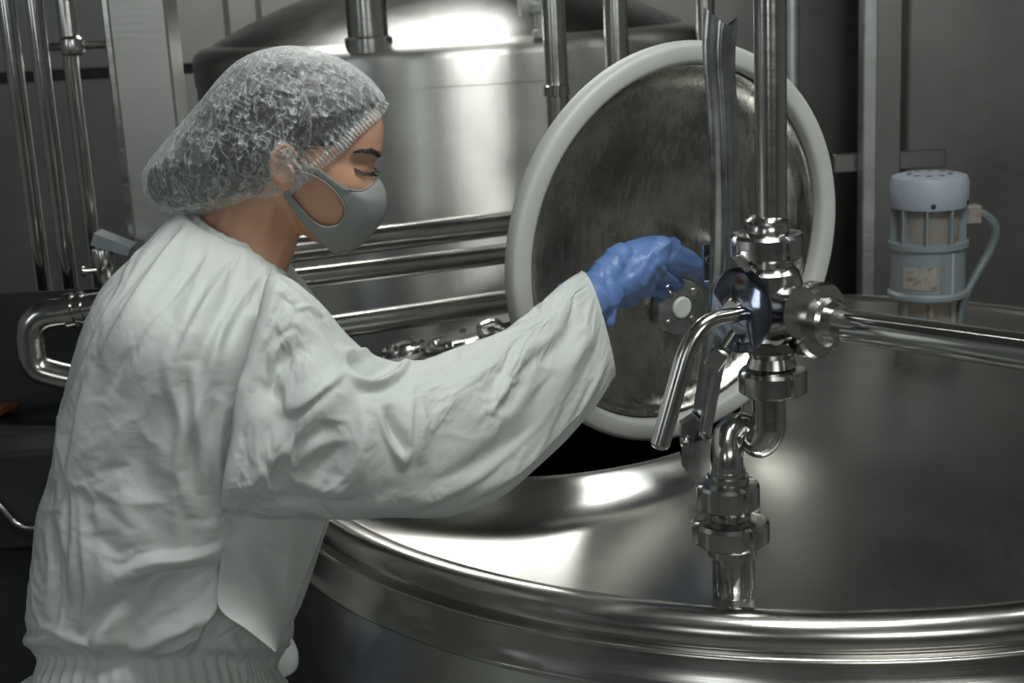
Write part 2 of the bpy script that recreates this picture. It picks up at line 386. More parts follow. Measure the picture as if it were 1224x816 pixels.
mb = MB(); mb.add(*tube(smooth_path([c+np.array([.03, -.01, .008]), c+np.array([.028, -.01, .03]), c+np.array([.055, .0, .036]), c+np.array([.07, .02, .02]), c+np.array([.07, .02, .008])], 6), .005, 10)); mb.obj('handle', M['fit'], o)
port(486, 417, 1.095, .048, 'small round steel port lid left of the wider port lid')

# ------------------------------------------------------------------ hatch lid
LC = np.array([.244, 1.973, 1.383]); LN = nrm([.51, -.857, -.077]); LR = .285
lid = thing('hatch_lid', 'round dished steel hatch lid with a white rubber ring, standing open over the hatch', 'lid', (LC[0], LC[1], 1.10))
gp = []
for a in np.linspace(0, 2*PI, 25)[:-1]:
    ca, sa = math.cos(a), math.sin(a); gp.append((.2695+.0155*np.sign(ca)*abs(ca)**.55, .0155*np.sign(sa)*abs(sa)**.6))
gp.append(gp[0])
V, Fc = lathe(gp, LC, LN, 128); mesh_obj('rubber_ring', V, [f for f in Fc if len(f) == 4], M['gasket'], lid, sharp=60)
prof = [(.252, -.004), (.248, -.006), (.243, -.016), (.236, -.024)]
for r in np.linspace(.225, 0, 24): prof.append((r, -.032-.052*(1-(r/.225)**2)))
V, Fc = lathe(prof, LC, LN, 128)
dz = (vnoise(V, 9, 3)*.0015)[:, None]*LN
Fi = [f for f in Fc if len(f) == 4]
mesh_obj('dished_inside', V+dz, Fi, M['lid'], lid, sharp=60)
prof = [(.25, -.016), (.262, -.016), (.262, -.02), (.245, -.028)]
for r in np.linspace(.228, 0, 16): prof.append((r, -.038-.052*(1-(r/.228)**2)))
V, Fc = lathe(prof, LC, LN, 128); mesh_obj('domed_outside', V, [f for f in Fc if len(f) == 4], M['rim'], lid, sharp=60)
def hit_lid(px, py, off):
    d = ray(px, py); k = np.dot(LC+LN*off-CAM, LN)/np.dot(d, LN); return CAM+d*k
pc = hit_lid(811, 366, -.062)
V, Fc = lathe([(.043, -.010), (.043, .004), (.0415, .0075), (.018, .0075)], pc, LN, 56); pf = mesh_obj('sight_port_flange', V, [f for f in Fc if len(f) == 4]+[Fc[-2]], M['bar'], lid)
V, Fc = lathe([(.017, .004), (.0165, .0095), (.014, .0115), (0, .012)], pc, LN, 32); mesh_obj('glass_plug', V, Fc, M['wplastic'], pf, label='round milky white plug in the flange')
X, Y_, _ = frame(LN)
for k in range(4):
    a = .75+k*PI/2; q = pc+.0305*(X*math.cos(a)+Y_*math.sin(a))
    V, Fc = lathe([(.0065, .006), (.0065, .009), (.0055, .0105), (.003, .0105), (.0028, .008), (0, .008)], q, LN, 16); mesh_obj('bolt', V, Fc, M['fit'], pf)
# lever bar (davit) carrying the lid
bar = thing('lever_bar', 'tall channelled steel strap rising in front of the open hatch lid', 'bar', tuple(onz(838, 575, 1.095)))
Yb = 1.80
pts = [(864, 20, Yb, .0225), (862, 45, Yb, .0225), (861, 70, Yb, .0215), (865, 130, Yb, .020), (868, 200, Yb, .020), (868, 280, Yb, .020), (865, 340, Yb, .019), (857, 410, Yb, .0175), (847, 470, Yb, .0165), (836, 530, Yb, .016)]
K = cinterp([tuple(at(a, b, c))+(r,) for a, b, c, r in pts], 60)
# even path by z
P = K[:, :3]; rr = K[:, 3]
s0 = np.linspace(-1, 1, 15); outer = np.c_[s0, .30*np.cos(s0*PI*.95)-.1*s0]; inner = np.c_[s0[::-1]*.97, .30*np.cos(s0[::-1]*PI*.95)-.1*s0[::-1]-.14]
sec = np.vstack([outer, inner]); 
V, Fc = tube(P, rr, sec=sec, ref=(1, .12, 0)); V = V.reshape(60, 30, 3); V[0, :, 2] += np.r_[-.010*np.cos(s0*2.2-.6), (-.010*np.cos(s0*2.2-.6))[::-1]]
mesh_obj('strap', V.reshape(-1, 3), Fc, M['bar'], bar, sharp=45)
def prism(name, pts, Y, th, mat, parent, bev=0, slope=0):
    a = [at(px, py, Y+slope*(px-pts[0][0])) for px, py in pts]; b = [p+np.array([0, th, 0]) for p in a]; n = len(a)
    return mesh_obj(name, a+b, [tuple(range(n)), tuple(range(n, 2*n))[::-1]]+[(i, i+n, (i+1) % n+n, (i+1) % n) for i in range(n)], M[mat], parent, smooth=False)
hp = prism('hinge_plate', [(822, 530), (838, 526), (849, 524), (849, 566), (835, 578), (822, 566)], 1.775, .05, 'bar', bar)
sd_ = prism('side_plate', [(814, 508), (830, 498), (838, 505), (826, 534), (826, 570), (815, 556)], 1.782, .02, 'bar', bar, slope=-.0004)
q = at(819, 528, 1.778); V, Fc = lathe([(.007, -.002), (.007, .003), (.005, .006), (.003, .006), (0, .005)], q, (-.1, -1, 0), 16); mesh_obj('screw', V, Fc, M['fit'], sd_)
c = at(850, 313, 1.84); V, Fc = box(c, (.024, .005, .052), x=(1, .1, 0), y=(-.1, 1, 0), bev=.0022); bp_ = mesh_obj('bracket_plate', V, Fc, M['bar'], bar)
for dz_ in (.004,):
    V, Fc = lathe([(.006, -.002), (.006, .003), (.0045, .0045), (.002, .0045), (0, .003)], c+np.array([-.002, -.002, dz_]), (0, -1, 0), 14); mesh_obj('screw', V, Fc, M['fit'], bp_)
V, Fc = tube([c+np.array([.0, .004, 0]), c+np.array([.02, .05, 0]), hit_lid(875, 300, -.07)], .009, 14); mesh_obj('pivot_arm', V, Fc, M['bar'], bar)

# ------------------------------------------------------------------ valve assembly
Yv = 1.575; u = pxm(Yv)
def notch(lugs=4, depth=.1, w=.16):
    return lambda t, r: r*(1-depth*(np.abs(((t*lugs/(2*PI)+.31) % 1)-.5) < w*.5))
def nut(c, R, h, d=(0, 0, 1), parent=None, name='union_nut', n=120):
    pr = [(R*.55, -h/2), (R*.9, -h/2, 1), (R, -h/2+R*.08, 1), (R, h/2-R*.1, 1), (R*.93, h/2, 1), (R*.62, h/2+R*.06)]
    V, Fc = lathe(pr, c, d, n, rf=notch()); return mesh_obj(name, V, Fc, M['fit'], parent, sharp=30)
vb = at(917, 352, Yv)
sb = at(877, 706, Yv); zb = float(domez(sb[0], sb[1]))
asm = thing('valve_assembly', 'polished steel three-way valve with lever handle and U-bent outlet rising from the tank top', 'valve', (sb[0], sb[1], zb-.002))
# bottom stack, vertical through sb
def zc(py, px=877): return at(px, py, Yv)[2]
ax = lambda px, py: np.array([at(px, py, Yv)[0], at(px, py, Yv)[1], at(px, py, Yv)[2]])
bs = sb.copy()
x0 = ax(873, 640)[0]
def stack(prof, px, name, mat='fit', n=64, **k):
    c = ax(px, prof[0][1]); o0 = np.array([c[0], c[1], 0])
    V, Fc = lathe([(r*u, zc(py, px))+tuple(z) for r, py, *z in prof], o0, (0, 0, 1), n, **k); return mesh_obj(name, V, Fc, M[mat], asm, sharp=30)
hexf = lambda t, r: r*(1-.05*np.abs(np.cos(t*8)))
V, Fc = lathe([(24*u, zb-.004), (24*u, zb+.006), (25.5*u, zb+.006), (25.5*u, zc(662))], (sb[0], sb[1], 0), (0, 0, 1), 64); V0 = (V, Fc)
mesh_obj('tank_nozzle', V, Fc, M['fit'], asm)
for k in range(14):
    a = k/14*2*PI; q = np.array([sb[0]+24.8*u*math.cos(a), sb[1]+24.8*u*math.sin(a), 0])
    V, Fc = tube([q+[0, 0, zb-.002], q+[0, 0, zc(668)]], 1.8*u, 8); mesh_obj('ridge', V, Fc, M['fit'], asm)
stack([(20, 662), (31, 660), (31, 652), (36, 646), (20, 640)], 875, 'reducer')
c = ax(873, 633); nut(c, 48*u, 30*u, parent=asm, name='slotted_nut')
stack([(20, 622), (27, 622), (25, 612), (28, 606), (20, 604)], 872, 'neck')
c = ax(870, 591); nut(c, 39*u, 32*u, parent=asm, name='slotted_nut')
stack([(15, 576), (26, 576), (26, 567), (22, 566), (22, 561), (18, 561)], 870, 'ferrule')
# U bend
def A(px, py, dy=0): return at(px, py, Yv+dy)
pth = [ax(869, 570), ax(869, 545), A(870, 520, .012), A(882, 497, .018), A(900, 512, .016)+np.array([0, 0, -.004]), A(908, 536, .008), A(919, 510), ax(919, 478)]
pth = smooth_path([ax(869, 574), ax(869, 545), A(871, 522, .012), A(884, 512, .020), A(896, 519, .018), A(908, 528, .006), A(918, 515, 0), ax(919, 498), ax(919, 470)], 12)
V, Fc = tube(pth, 20*u, 28); mesh_obj('bent_pipe', V, Fc, M['fit'], asm, sharp=80)
c = ax(924, 455); nut(c, 41*u, 30*u, parent=asm)
stack([(22, 441), (30, 436), (26, 425), (30, 418)], 922, 'neck')
# valve body
V, Fc = lathe([(0, -44*u)]+[(44*u*math.sin(a), -44*u*math.cos(a)) for a in np.linspace(.15, PI-.15, 26)]+[(0, 44*u)], A(925, 356), (0, 0, 1), 56)
V = A(925, 356)+(V-A(925, 356))*np.array([.84, .9, 1.18]); body = mesh_obj('valve_body', V, Fc, M['fit'], asm, sharp=80)
hd = nrm(A(1224, 422, -.20)-A(985, 387)) # horizontal pipe direction
c0 = A(918, 368)
V, Fc = lathe([(34*u, 0), (34*u, 30*u), (30*u, 38*u), (30*u, 50*u)], c0, hd, 48); mesh_obj('side_neck', V, Fc, M['fit'], body)
V, Fc = lathe([(34*u, -40*u), (38*u, -38*u), (38*u, -8*u), (31*u, 0), (30*u, 10*u)], A(917, 330), (0, 0, 1), 48); V = V+np.array([0, 0, 14*u]); mesh_obj('top_neck', V, Fc, M['fit'], body)
# band joint around the body
V, Fc = lathe([(37*u, -4*u), (41*u, -4*u), (41*u, 4*u), (37*u, 4*u)], A(931, 372), nrm([1, .25, -.1]), 48); mesh_obj('body_seam', V, Fc, M['fit'], body)
# side union and pipe
c = A(975, 382); nut(c, 46*u, 26*u, d=hd, parent=asm)
V, Fc = lathe([(30*u, 10*u), (30*u, 22*u), (25*u, 26*u), (22*u, 38*u)], c, hd, 48); mesh_obj('ferrule', V, Fc, M['fit'], asm)
# top union and riser
c = A(917, 293); nut(c, 43*u, 30*u, parent=asm)
stack([(26, 277), (26, 271), (24, 266), (26, 262), (20, 258)], 917, 'ferrule')
# cover plate with lever
ln = nrm([-.80, -.58, .12]); pcx = A(884, 371, -.035)
V, Fc = lathe([(0, -.004), (47*u, -.004), (50*u, -.002), (50*u, .001), (46*u, .003), (38*u, .0055), (26*u, .0085), (13*u, .0105), (0, .011)], pcx, ln, 64); pl = mesh_obj('cover_plate', V, Fc, M['blue_reflect'], asm, label='round mirror-polished plate with a bluish reflection tinted in', sharp=30)
V, Fc = tube([pcx, A(915, 362)], 20*u, 24); mesh_obj('spindle_housing', V, Fc, M['fit'], pl)
hb = pcx+ln*.002
V, Fc = lathe([(15*u, 0), (15*u, 10*u), (12*u, 13*u), (0, 13*u)], hb, ln, 24); mesh_obj('hub', V, Fc, M['fit'], pl)
lp = fillet([A(905, 371, -.03), A(886, 375, -.055), A(843, 383, -.075), A(822, 415, -.08), A(789, 531, -.09)], .020, 10)
rad = np.interp(np.linspace(0, 1, len(lp)), [0, .3, 1], [7*u, 9*u, 11.5*u])
V, Fc = tube(lp, rad, 20); lv = mesh_obj('lever_handle', V, Fc, M['fit'], asm, sharp=60)
V, Fc = lathe([(11.5*u, -.001), (10*u, .003), (6*u, .005), (0, .0055)], lp[-1], nrm(lp[-1]-lp[-2]), 20); mesh_obj('end_cap', V, Fc, M['fit'], lv)
c = A(858, 426, -.05); V, Fc = box(c, (22*u, 24*u, 26*u), x=nrm([.8, -.2, -.45]), y=nrm([.3, .95, .1]), z=nrm([.45, -.2, .8]), bev=.002); mesh_obj('stop_block', V, Fc, M['fit'], pl)
V, Fc = tube([c, pcx+np.array([0, .0, -.015])], 6*u, 12); mesh_obj('stop_stem', V, Fc, M['fit'], pl)
c = A(893, 318, -.03); V, Fc = box(c, (9*u, 26*u, 40*u), x=nrm([.7, -.4, .6]), y=nrm([.3, 1, 0]), z=nrm([-.6, -.1, .7]), bev=.002); mesh_obj('index_fin', V, Fc, M['fit'], body)

b0 = A(922, 258); V, Fc = tube([[b0[0], b0[1], b0[2]-.004], [b0[0], b0[1], 3.2]], 18.5*u, 32)
tag(mesh_obj('riser_pipe', V, Fc, M['pipe2'], origin=b0), 'thick polished vertical pipe rising from the valve to the ceiling', 'pipe')
p0 = A(985, 385); p1 = p0+hd*1.4
V, Fc = tube([p0+hd*.012, p1], 20*u, 36); tag(mesh_obj('branch_pipe', V, Fc, M['pipe'], origin=p0), 'thick polished horizontal pipe leaving the valve towards the right edge', 'pipe')

# ------------------------------------------------------------------ agitator motor
mc = onz(1107, 408, 1.103); mz = float(domez(mc[0], mc[1])); um = mc[1]*1.03/F
mot = thing('agitator_motor', 'upright grey electric motor with a pale cap standing on the tank top', 'motor', (mc[0], mc[1], mz-.002))
def mzp(py): return at(1108, py, mc[1])[2]
def ml(prof, name, mat, parent=mot, n=64, **k):
    V, Fc = lathe([(r*um, mzp(py))+tuple(z) for r, py, *z in prof], (mc[0], mc[1], 0), (0, 0, 1), n, **k); return mesh_obj(name, V, Fc, M[mat], parent, sharp=30)
V, Fc = lathe([(34*um, mz-.004), (34*um, mz+.012), (30*um, mz+.014), (30*um, mzp(352))], (mc[0], mc[1], 0), (0, 0, 1), 48); mesh_obj('mounting_neck', V, Fc, M['mworn'], mot)
for k in range(6):
    a = k/6*2*PI+.4; q = np.array([mc[0]+31*um*math.cos(a), mc[1]+31*um*math.sin(a), 0]); V, Fc = tube([q+[0, 0, mz+.01], q+[0, 0, mzp(350)]], 4.5*um, 10); mesh_obj('tie_rod', V, Fc, M['mworn'], mot)
low = ml([(20, 354), (41, 354), (46, 351), (46, 347), (43, 344), (43, 296), (46, 293), (46, 287), (30, 286)], 'lower_housing', 'mgrey')
ml([(30, 290), (36, 289), (36, 240), (30, 239)], 'ribbed_body', 'mworn')
for k in range(9):
    a = k/9*2*PI+.2; d = np.array([math.cos(a), math.sin(a), 0]); c = np.array([mc[0], mc[1], (mzp(289)+mzp(240))/2])+d*39*um
    V, Fc = box(c, (9*um, 3*um, abs(mzp(289)-mzp(240))), x=d, y=(-d[1], d[0], 0), bev=.001)
    V = np.array(V); mid = V[:, 2] < c[2]-.005; mesh_obj('rib', V, Fc, M['mgrey'], mot)
cap = ml([(30, 246), (44, 246), (45, 244), (45, 216), (42.5, 210), (36, 208), (30, 207.5), (0, 207)], 'fan_cap', 'mcap')
for k in range(10):
    a = k/10*2*PI; q = np.array([mc[0]+24*um*math.cos(a), mc[1]+24*um*math.sin(a), mzp(207.6)])
    V, Fc = lathe([(3.4*um, -.001), (3.4*um, .0006), (0, .0008)], q, (0, 0, 1), 10); mesh_obj('vent_hole', V, Fc, M['dark'], cap)
for a in (-1.75, -.6, .7, 2.4):
    d = np.array([math.cos(a), math.sin(a), 0]); q = np.array([mc[0], mc[1], mzp(240)])+d*44.5*um
    V, Fc = lathe([(3*um, -.001), (3*um, .002), (1.5*um, .003), (0, .003)], q, d, 10); mesh_obj('screw', V, Fc, M['dark'], cap)
# rating label and cover strip wrapped on the lower housing
def patch(a0, a1, y0, y1, R, name, mat, parent):
    aa = np.linspace(a0, a1, 12); V = []
    for z in (mzp(y1), mzp(y0)):
        for r in (R, R+1.2):
            V += [np.array([mc[0]+r*um*math.cos(a), mc[1]+r*um*math.sin(a), z]) for a in aa]
    Fc = []
    for j in range(11):
        Fc += [(12+j, 13+j, 37+j, 36+j), (j, 1+j, 13+j, 12+j), (24+j, 36+j, 37+j, 25+j), (j, 24+j, 25+j, 1+j)]
    Fc += [(0, 12, 36, 24), (11, 35, 47, 23)]
    return mesh_obj(name, V, Fc, M[mat], parent)
patch(-2.55, -1.62, 312, 338, 42.5, 'rating_label', 'label', low)
patch(-1.5, -1.38, 300, 342, 42.5, 'seam_strip', 'mworn', low); patch(-1.2, -1.12, 296, 345, 42.5, 'seam_strip', 'mcap', low)
q = at(1156, 256, mc[1]); V, Fc = box(q, (30*um, 20*um, 22*um), bev=.003); mesh_obj('cable_gland', V, Fc, M['mworn'], mot)
e0 = at(1145, 388, mc[1]-.02); e0[2] = float(domez(e0[0], e0[1]))
cp = smooth_path([at(1158, 255, mc[1]), at(1176, 256, mc[1]), at(1190, 272, mc[1]), at(1184, 298, mc[1]), at(1166, 330, mc[1]-.01), at(1150, 362, mc[1]-.02), at(1146, 388, mc[1]-.02), e0], 10)
V, Fc = tube(cp, 5.2*um, 16); mesh_obj('conduit', V, Fc, M['conduit'], mot, label='curved grey cable conduit')
# threads of the flexible conduit are part of its surface

# ------------------------------------------------------------------ rear tank
RC = np.array([-.13, 4.0]); RRd = .69
ztop = 1.535
rt = thing('rear_tank', 'tall bright brushed stainless tank with low dark dome, standing behind the hatch lid', 'tank', (RC[0], RC[1], 0))
V, Fc = lathe([(.5, .1), (RRd, .14), (RRd, ztop-.0), ], (RC[0], RC[1], 0), (0, 0, 1), 128); mesh_obj('tank_wall', V, [f for f in Fc if len(f) == 4], M['rear'], rt)
V, Fc = lathe([(RRd, ztop), (RRd+.004, ztop), (RRd+.004, ztop+.062), (RRd, ztop+.078), (RRd-.02, ztop+.094), (RRd-.05, ztop+.102)], (RC[0], RC[1], 0), (0, 0, 1), 128); mesh_obj('shoulder_ring', V, [f for f in Fc if len(f) == 4], M['rear'], rt, sharp=60)
pr = [(r, ztop+.102+.17*(1-(r/(RRd-.05))**2)) for r in np.linspace(RRd-.05, 0, 22)]
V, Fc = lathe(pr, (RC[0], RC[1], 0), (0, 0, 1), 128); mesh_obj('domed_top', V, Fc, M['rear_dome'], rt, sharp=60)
for k in range(3):
    a = PI/2+k*2*PI/3; V, Fc = lathe([(.06, 0), (.06, .02), (.035, .02), (.035, .16)], (RC[0]+.5*math.cos(a), RC[1]+.5*math.sin(a), 0), (0, 0, 1), 20); mesh_obj('leg', V, Fc, M['pipe2'], rt)
def rdz(x, y): return ztop+.102+.17*(1-min(1, math.hypot(x-RC[0], y-RC[1])/(RRd-.05))**2)
def ondome(px, py):
    for Y in np.arange(3.36, 4.1, .005):
        q = at(px, py, Y); z = rdz(q[0], q[1])
        if z >= q[2]: return q, z
    return q, z
# pipe stub on dome
q, z0 = ondome(441, 52)
mb = MB(); mb.add(*lathe([(.056, z0-.02), (.056, z0+.012), (.048, z0+.016), (.048, 3.2)], (q[0], q[1], 0), (0, 0, 1), 40))
tag(mb.obj('inlet_pipe', M['pipe2'], origin=(q[0], q[1], z0)), 'wide shiny vertical pipe entering the rear tank dome at its left', 'pipe')
q, z0 = ondome(648, 44); vv = thing('vent_valve', 'small white plastic valve standing on the rear tank dome', 'valve', (q[0], q[1], z0-.004))
V, Fc = lathe([(.022, z0-.005), (.022, z0+.01), (.016, z0+.014), (.016, z0+.05), (.03, z0+.055), (.03, z0+.07), (.018, z0+.075), (.018, z0+.1)], (q[0], q[1], 0), (0, 0, 1), 28); mesh_obj('body', V, Fc, M['wplastic'], vv)
V, Fc = lathe([(.012, 0), (.012, .03), (.026, .032), (.026, .05), (.0, .052)], (q[0]-.0, q[1], z0+.072), (-1, -.2, 0), 24); mesh_obj('knob', V, Fc, M['wplastic'], vv)

# ------------------------------------------------------------------ three rear pipes sweeping up behind the lid
def rearpipe(L0, L1, Y0, Y1, xr, r, label, mat='pipe2', nm='transfer_pipe'):
    a = at(*L0, Y0); b = at(*L1, Y1); d = b-a; a2 = a-d*.42; a3 = a2.copy(); a3[2] = .0
    k = (xr-a[0])/d[0]; cnr = a+d*k; top = cnr.copy(); top[2] = 3.2
    P = fillet([a3, a2, cnr, top], .10, 10); V, Fc = tube(P, r, 28)
    return tag(mesh_obj(nm, V, Fc, M[mat], origin=P[0], sharp=80), label, 'pipe', 'pipes in front of the rear tank')
def xat(px, Y): return at(px, 60, Y)[0]
rearpipe((345, 298), (605, 267), 2.72, 3.05, xat(740, 3.2), .027, 'uppermost of the three slanting pipes in front of the rear tank')
rearpipe((360, 333), (605, 303), 2.62, 2.95, xat(857, 3.2), .0215, 'middle of the three slanting pipes in front of the rear tank')
rearpipe((395, 391), (605, 361), 2.78, 3.05, xat(665, 3.1), .0255, 'lowest of the three slanting pipes, just above the port lids')
q = at(665, 108, xat and 3.105); V, Fc = lathe([(.0265, -.012), (.029, -.01), (.029, .01), (.0265, .012)], q+np.array([0, -.0, 0]), (0, 0, 1), 28)
tag(mesh_obj('pipe_coupling', V, Fc, M['pipe'], origin=q), 'short steel coupling sleeve on the thin vertical pipe left of the lid', 'coupling')
q = at(946, 30, 3.3); V, Fc = tube([[q[0], q[1], 0], [q[0], q[1], 3.2]], .019, 20); tag(mesh_obj('drop_pipe', V, Fc, M['post'], origin=(q[0], q[1], 0)), 'dull vertical pipe just behind the thick riser pipe', 'pipe')

# ------------------------------------------------------------------ right wall side: post, bracket, cabinet
q = at(1036, 200, 3.75); q2 = at(1061, 200, 3.75)
pt = thing('upright_post', 'galvanised angle post standing against the dark wall left of the motor', 'post', (q[0]+.03, 3.75, 0))
V, Fc = box((q[0], 3.75, 1.6), (.035, .06, 3.2), bev=.003); mesh_obj('flange', V, Fc, M['post'], pt)
V, Fc = box((q2[0]-.002, 3.765, 1.6), (.072, .03, 3.2), bev=.003); mesh_obj('web', V, Fc, M['plate'], pt)
c = at(1063, 192, 3.80); V, Fc = box(c, (.30, .012, .05), bev=.003); br = tag(mesh_obj('wall_bracket', V, Fc, M['plate'], origin=c), 'flat horizontal steel strip crossing behind the upright post', 'bracket')
cabx = at(1078, 200, 4.1)[0]
cab = thing('steel_cabinet', 'plain grey stainless cabinet wall filling the upper right behind the motor', 'cabinet', (cabx+.8, 4.3, 0))
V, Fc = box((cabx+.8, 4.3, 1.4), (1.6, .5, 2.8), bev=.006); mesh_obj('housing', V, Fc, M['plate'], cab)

# ------------------------------------------------------------------ back wall panels and left side
for i, (a, b) in enumerate(((205, 270), (272, 309), (311, 420))):
    xa = at(a, 30, 4.92)[0]; xb = at(b, 30, 4.92)[0]
    V, Fc = box(((xa+xb)/2, 4.95, 1.6), (xb-xa-.006, .04, 3.1), bev=.004)
    tag(mesh_obj('wall_panel', V, Fc, M['panel_l'], origin=((xa+xb)/2, 4.95, .05)), ('light steel wall panel just right of the wide column', 'narrow steel wall panel between two seams above the hairnet', 'steel wall panel with its right side behind the wide inlet pipe')[i], 'panel', 'steel wall panels')
xa = at(0, 30, 4.92)[0]
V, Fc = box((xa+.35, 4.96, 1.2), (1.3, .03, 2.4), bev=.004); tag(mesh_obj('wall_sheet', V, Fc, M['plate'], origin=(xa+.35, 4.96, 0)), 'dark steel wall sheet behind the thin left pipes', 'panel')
c = at(30, 92, 4.9); V, Fc = box((c[0]+.1, 4.925, c[2]), (1.1, .03, .035), bev=.004); tag(mesh_obj('wall_rail', V, Fc, M['dark'], origin=c), 'dark horizontal rail on the wall behind the thin left pipes', 'rail')
# wide column
cx0 = at(127, 5, 2.55)[0]; cx1 = at(197, 5, 2.55)[0]; cw = cx1-cx0
colm = thing('steel_column', 'wide flat-faced stainless column at the left behind the hairnet', 'column', ((cx0+cx1)/2, 2.6, 0))
V, Fc = box(((cx0+cx1)/2, 2.6, 1.6), (cw, .1, 3.2), bev=.004); mesh_obj('box_section', V, Fc, M['postl'], colm)
V, Fc = box((cx0-.002, 2.57, 1.6), (.014, .05, 3.2), bev=.003); mesh_obj('edge_strip', V, Fc, M['pipe2'], colm)
# three upright pipes on the left
def upright(px, py, Y, r, label, z1=3.2):
    q = at(px, py, Y); V, Fc = tube([[q[0], q[1], 0], [q[0], q[1], z1]], r, 24)
    return tag(mesh_obj('upright_pipe', V, Fc, M['pipe'], origin=(q[0], q[1], 0)), label, 'pipe', 'upright pipes at the left'), q
upright(31, 180, 2.75, .0165, 'leftmost of the three upright pipes at the left edge')
upright(63, 180, 2.70, .0165, 'middle one of the three upright pipes, above the U-shaped pipe')
o, q = upright(98, 180, 2.95, .0155, 'right one of the three upright pipes, with a cross fitting near its top', 1.89)
vf = thing('cross_fitting', 'small dark cross-shaped pipe fitting with side arms near the wide column', 'fitting', tuple(at(88, 60, 2.95)))
q = at(87, 55, 2.95)
V, Fc = lathe([(.018, -.02), (.024, -.014), (.026, 0), (.024, .014), (.016, .02), (.014, .09), (.018, .095), (.018, .12), (0, .125)], q, (0, 0, 1), 24); mesh_obj('body', V, Fc, M['fit'], vf)
V, Fc = tube([q+[-.06, 0, 0], q+[.0, 0, 0], q+[.16, 0, 0]], .009, 14); mesh_obj('side_arm', V, Fc, M['fit'], vf)
# U pipe
Yu = 2.35; uu = pxm(Yu)
up_ = thing('u_bend_pipe', 'shiny U-shaped bent pipe with a union, left of the white coverall', 'pipe', tuple(at(45, 420, Yu)))
P = fillet([at(190, 352, Yu-.0), at(95, 370, Yu), at(34, 378, Yu), at(40, 440, Yu), at(75, 450, Yu), at(210, 474, Yu)], .085, 14)
V, Fc = tube(P, 17*uu, 28); mesh_obj('bent_tube', V, Fc, M['fit'], up_, sharp=80)
d = nrm(at(95, 368, Yu)-at(190, 350, Yu)); c = at(93, 369, Yu)
V, Fc = lathe([(16*uu, -14*uu), (21*uu, -13*uu), (21*uu, -3*uu), (17*uu, -2*uu), (17*uu, 3*uu), (20*uu, 4*uu), (20*uu, 9*uu), (16*uu, 10*uu)], c, -d, 40); mesh_obj('union', V, Fc, M['fit'], up_)
# bracket with wing bolt beside the column
bk = thing('angle_bracket', 'small steel bracket with a protruding bolt fixed to the wide column', 'bracket', tuple(at(140, 300, 2.5)))
a = at(112, 290, 2.5); b = at(155, 300, 2.5)
V = [at(108, 293, 2.47), at(112, 279, 2.47), at(156, 296, 2.47), at(152, 306, 2.47)]; V = V+[v+np.array([0, .05, 0]) for v in V]
mesh_obj('plate', V, [(0, 1, 2, 3), (7, 6, 5, 4), (0, 4, 5, 1), (1, 5, 6, 2), (2, 6, 7, 3), (3, 7, 4, 0)], M['mgrey'], bk, smooth=False)
V, Fc = lathe([(.018, 0), (.02, -.01), (.02, -.05), (.014, -.06), (.014, -.1)], at(122, 298, 2.48), (0, 0, 1), 24); mesh_obj('knuckle', V, Fc, M['fit'], bk)
q = at(122, 322, 2.47); V, Fc = tube([q, q+[-.028, -.01, 0]], .005, 12); mesh_obj('bolt', V, Fc, M['fit'], bk)
V, Fc = lathe([(.009, 0), (.01, .004), (.006, .007), (0, .007)], q+[-.027, -.01, 0], (-1, -.3, 0), 12); mesh_obj('bolt_head', V, Fc, M['fit'], bk)
# dark wash unit
wx = at(20, 560, 2.3)
cart = thing('wash_trough', 'dark steel trough with a bent rod handle behind the coverall at the left edge', 'trough', (wx[0]-.1, 2.5, 0))
zt = at(20, 535, 2.3)[2]; zl = at(20, 655, 2.3)[2]
V, Fc = box((wx[0]-.15, 2.44, (zt+zl)/2), (.75, .32, zt-zl), bev=.01); mesh_obj('basin', V, Fc, M['dark'], cart)
V, Fc = box((wx[0]-.15, 2.59, zt+.1), (.75, .02, .22), bev=.006); mesh_obj('splash_back', V, Fc, M['dark'], cart)
for sx in (-.45, .17):
    for sy in (2.32, 2.56):
        V, Fc = tube([(wx[0]+sx, sy, 0), (wx[0]+sx, sy, zl+.01)], .018, 14); mesh_obj('leg', V, Fc, M['dark'], cart)
V, Fc = box((wx[0]-.15, 2.45, zl/2+.02), (.66, .24, zl-.06), bev=.006); mesh_obj('dark_filler', V, Fc, M['dark'], cart)  # added dark block that blacks out the space under the basin
P = fillet([at(-60, 560, 2.27), at(0, 603, 2.27), at(22, 630, 2.27), at(60, 630, 2.27), at(80, 615, 2.29)], .02, 6); V, Fc = tube(P, .0045, 12); mesh_obj('rod_handle', V, Fc, M['fit'], cart)
V, Fc = tube(fillet([at(-40, 520, 2.4), at(60, 522, 2.4), at(75, 523, 2.4)], .02), .02, 18); mesh_obj('tap_pipe', V, Fc, M['dark'], cart)
c = at(16, 452, 2.6); V, Fc = lathe([(0, 0), (.03, .003), (.035, .014), (.02, .022), (0, .024)], (c[0], 2.50, zt), (0, 0, 1), 28); V = V+(vnoise(V, 40)*.012)[:, None]; V[:, 2] = np.maximum(V[:, 2], zt)
tag(mesh_obj('orange_cloth', V, Fc, M['orange'], origin=(c[0], 2.5, zt)), 'crumpled orange rag lying on the dark trough', 'cloth')

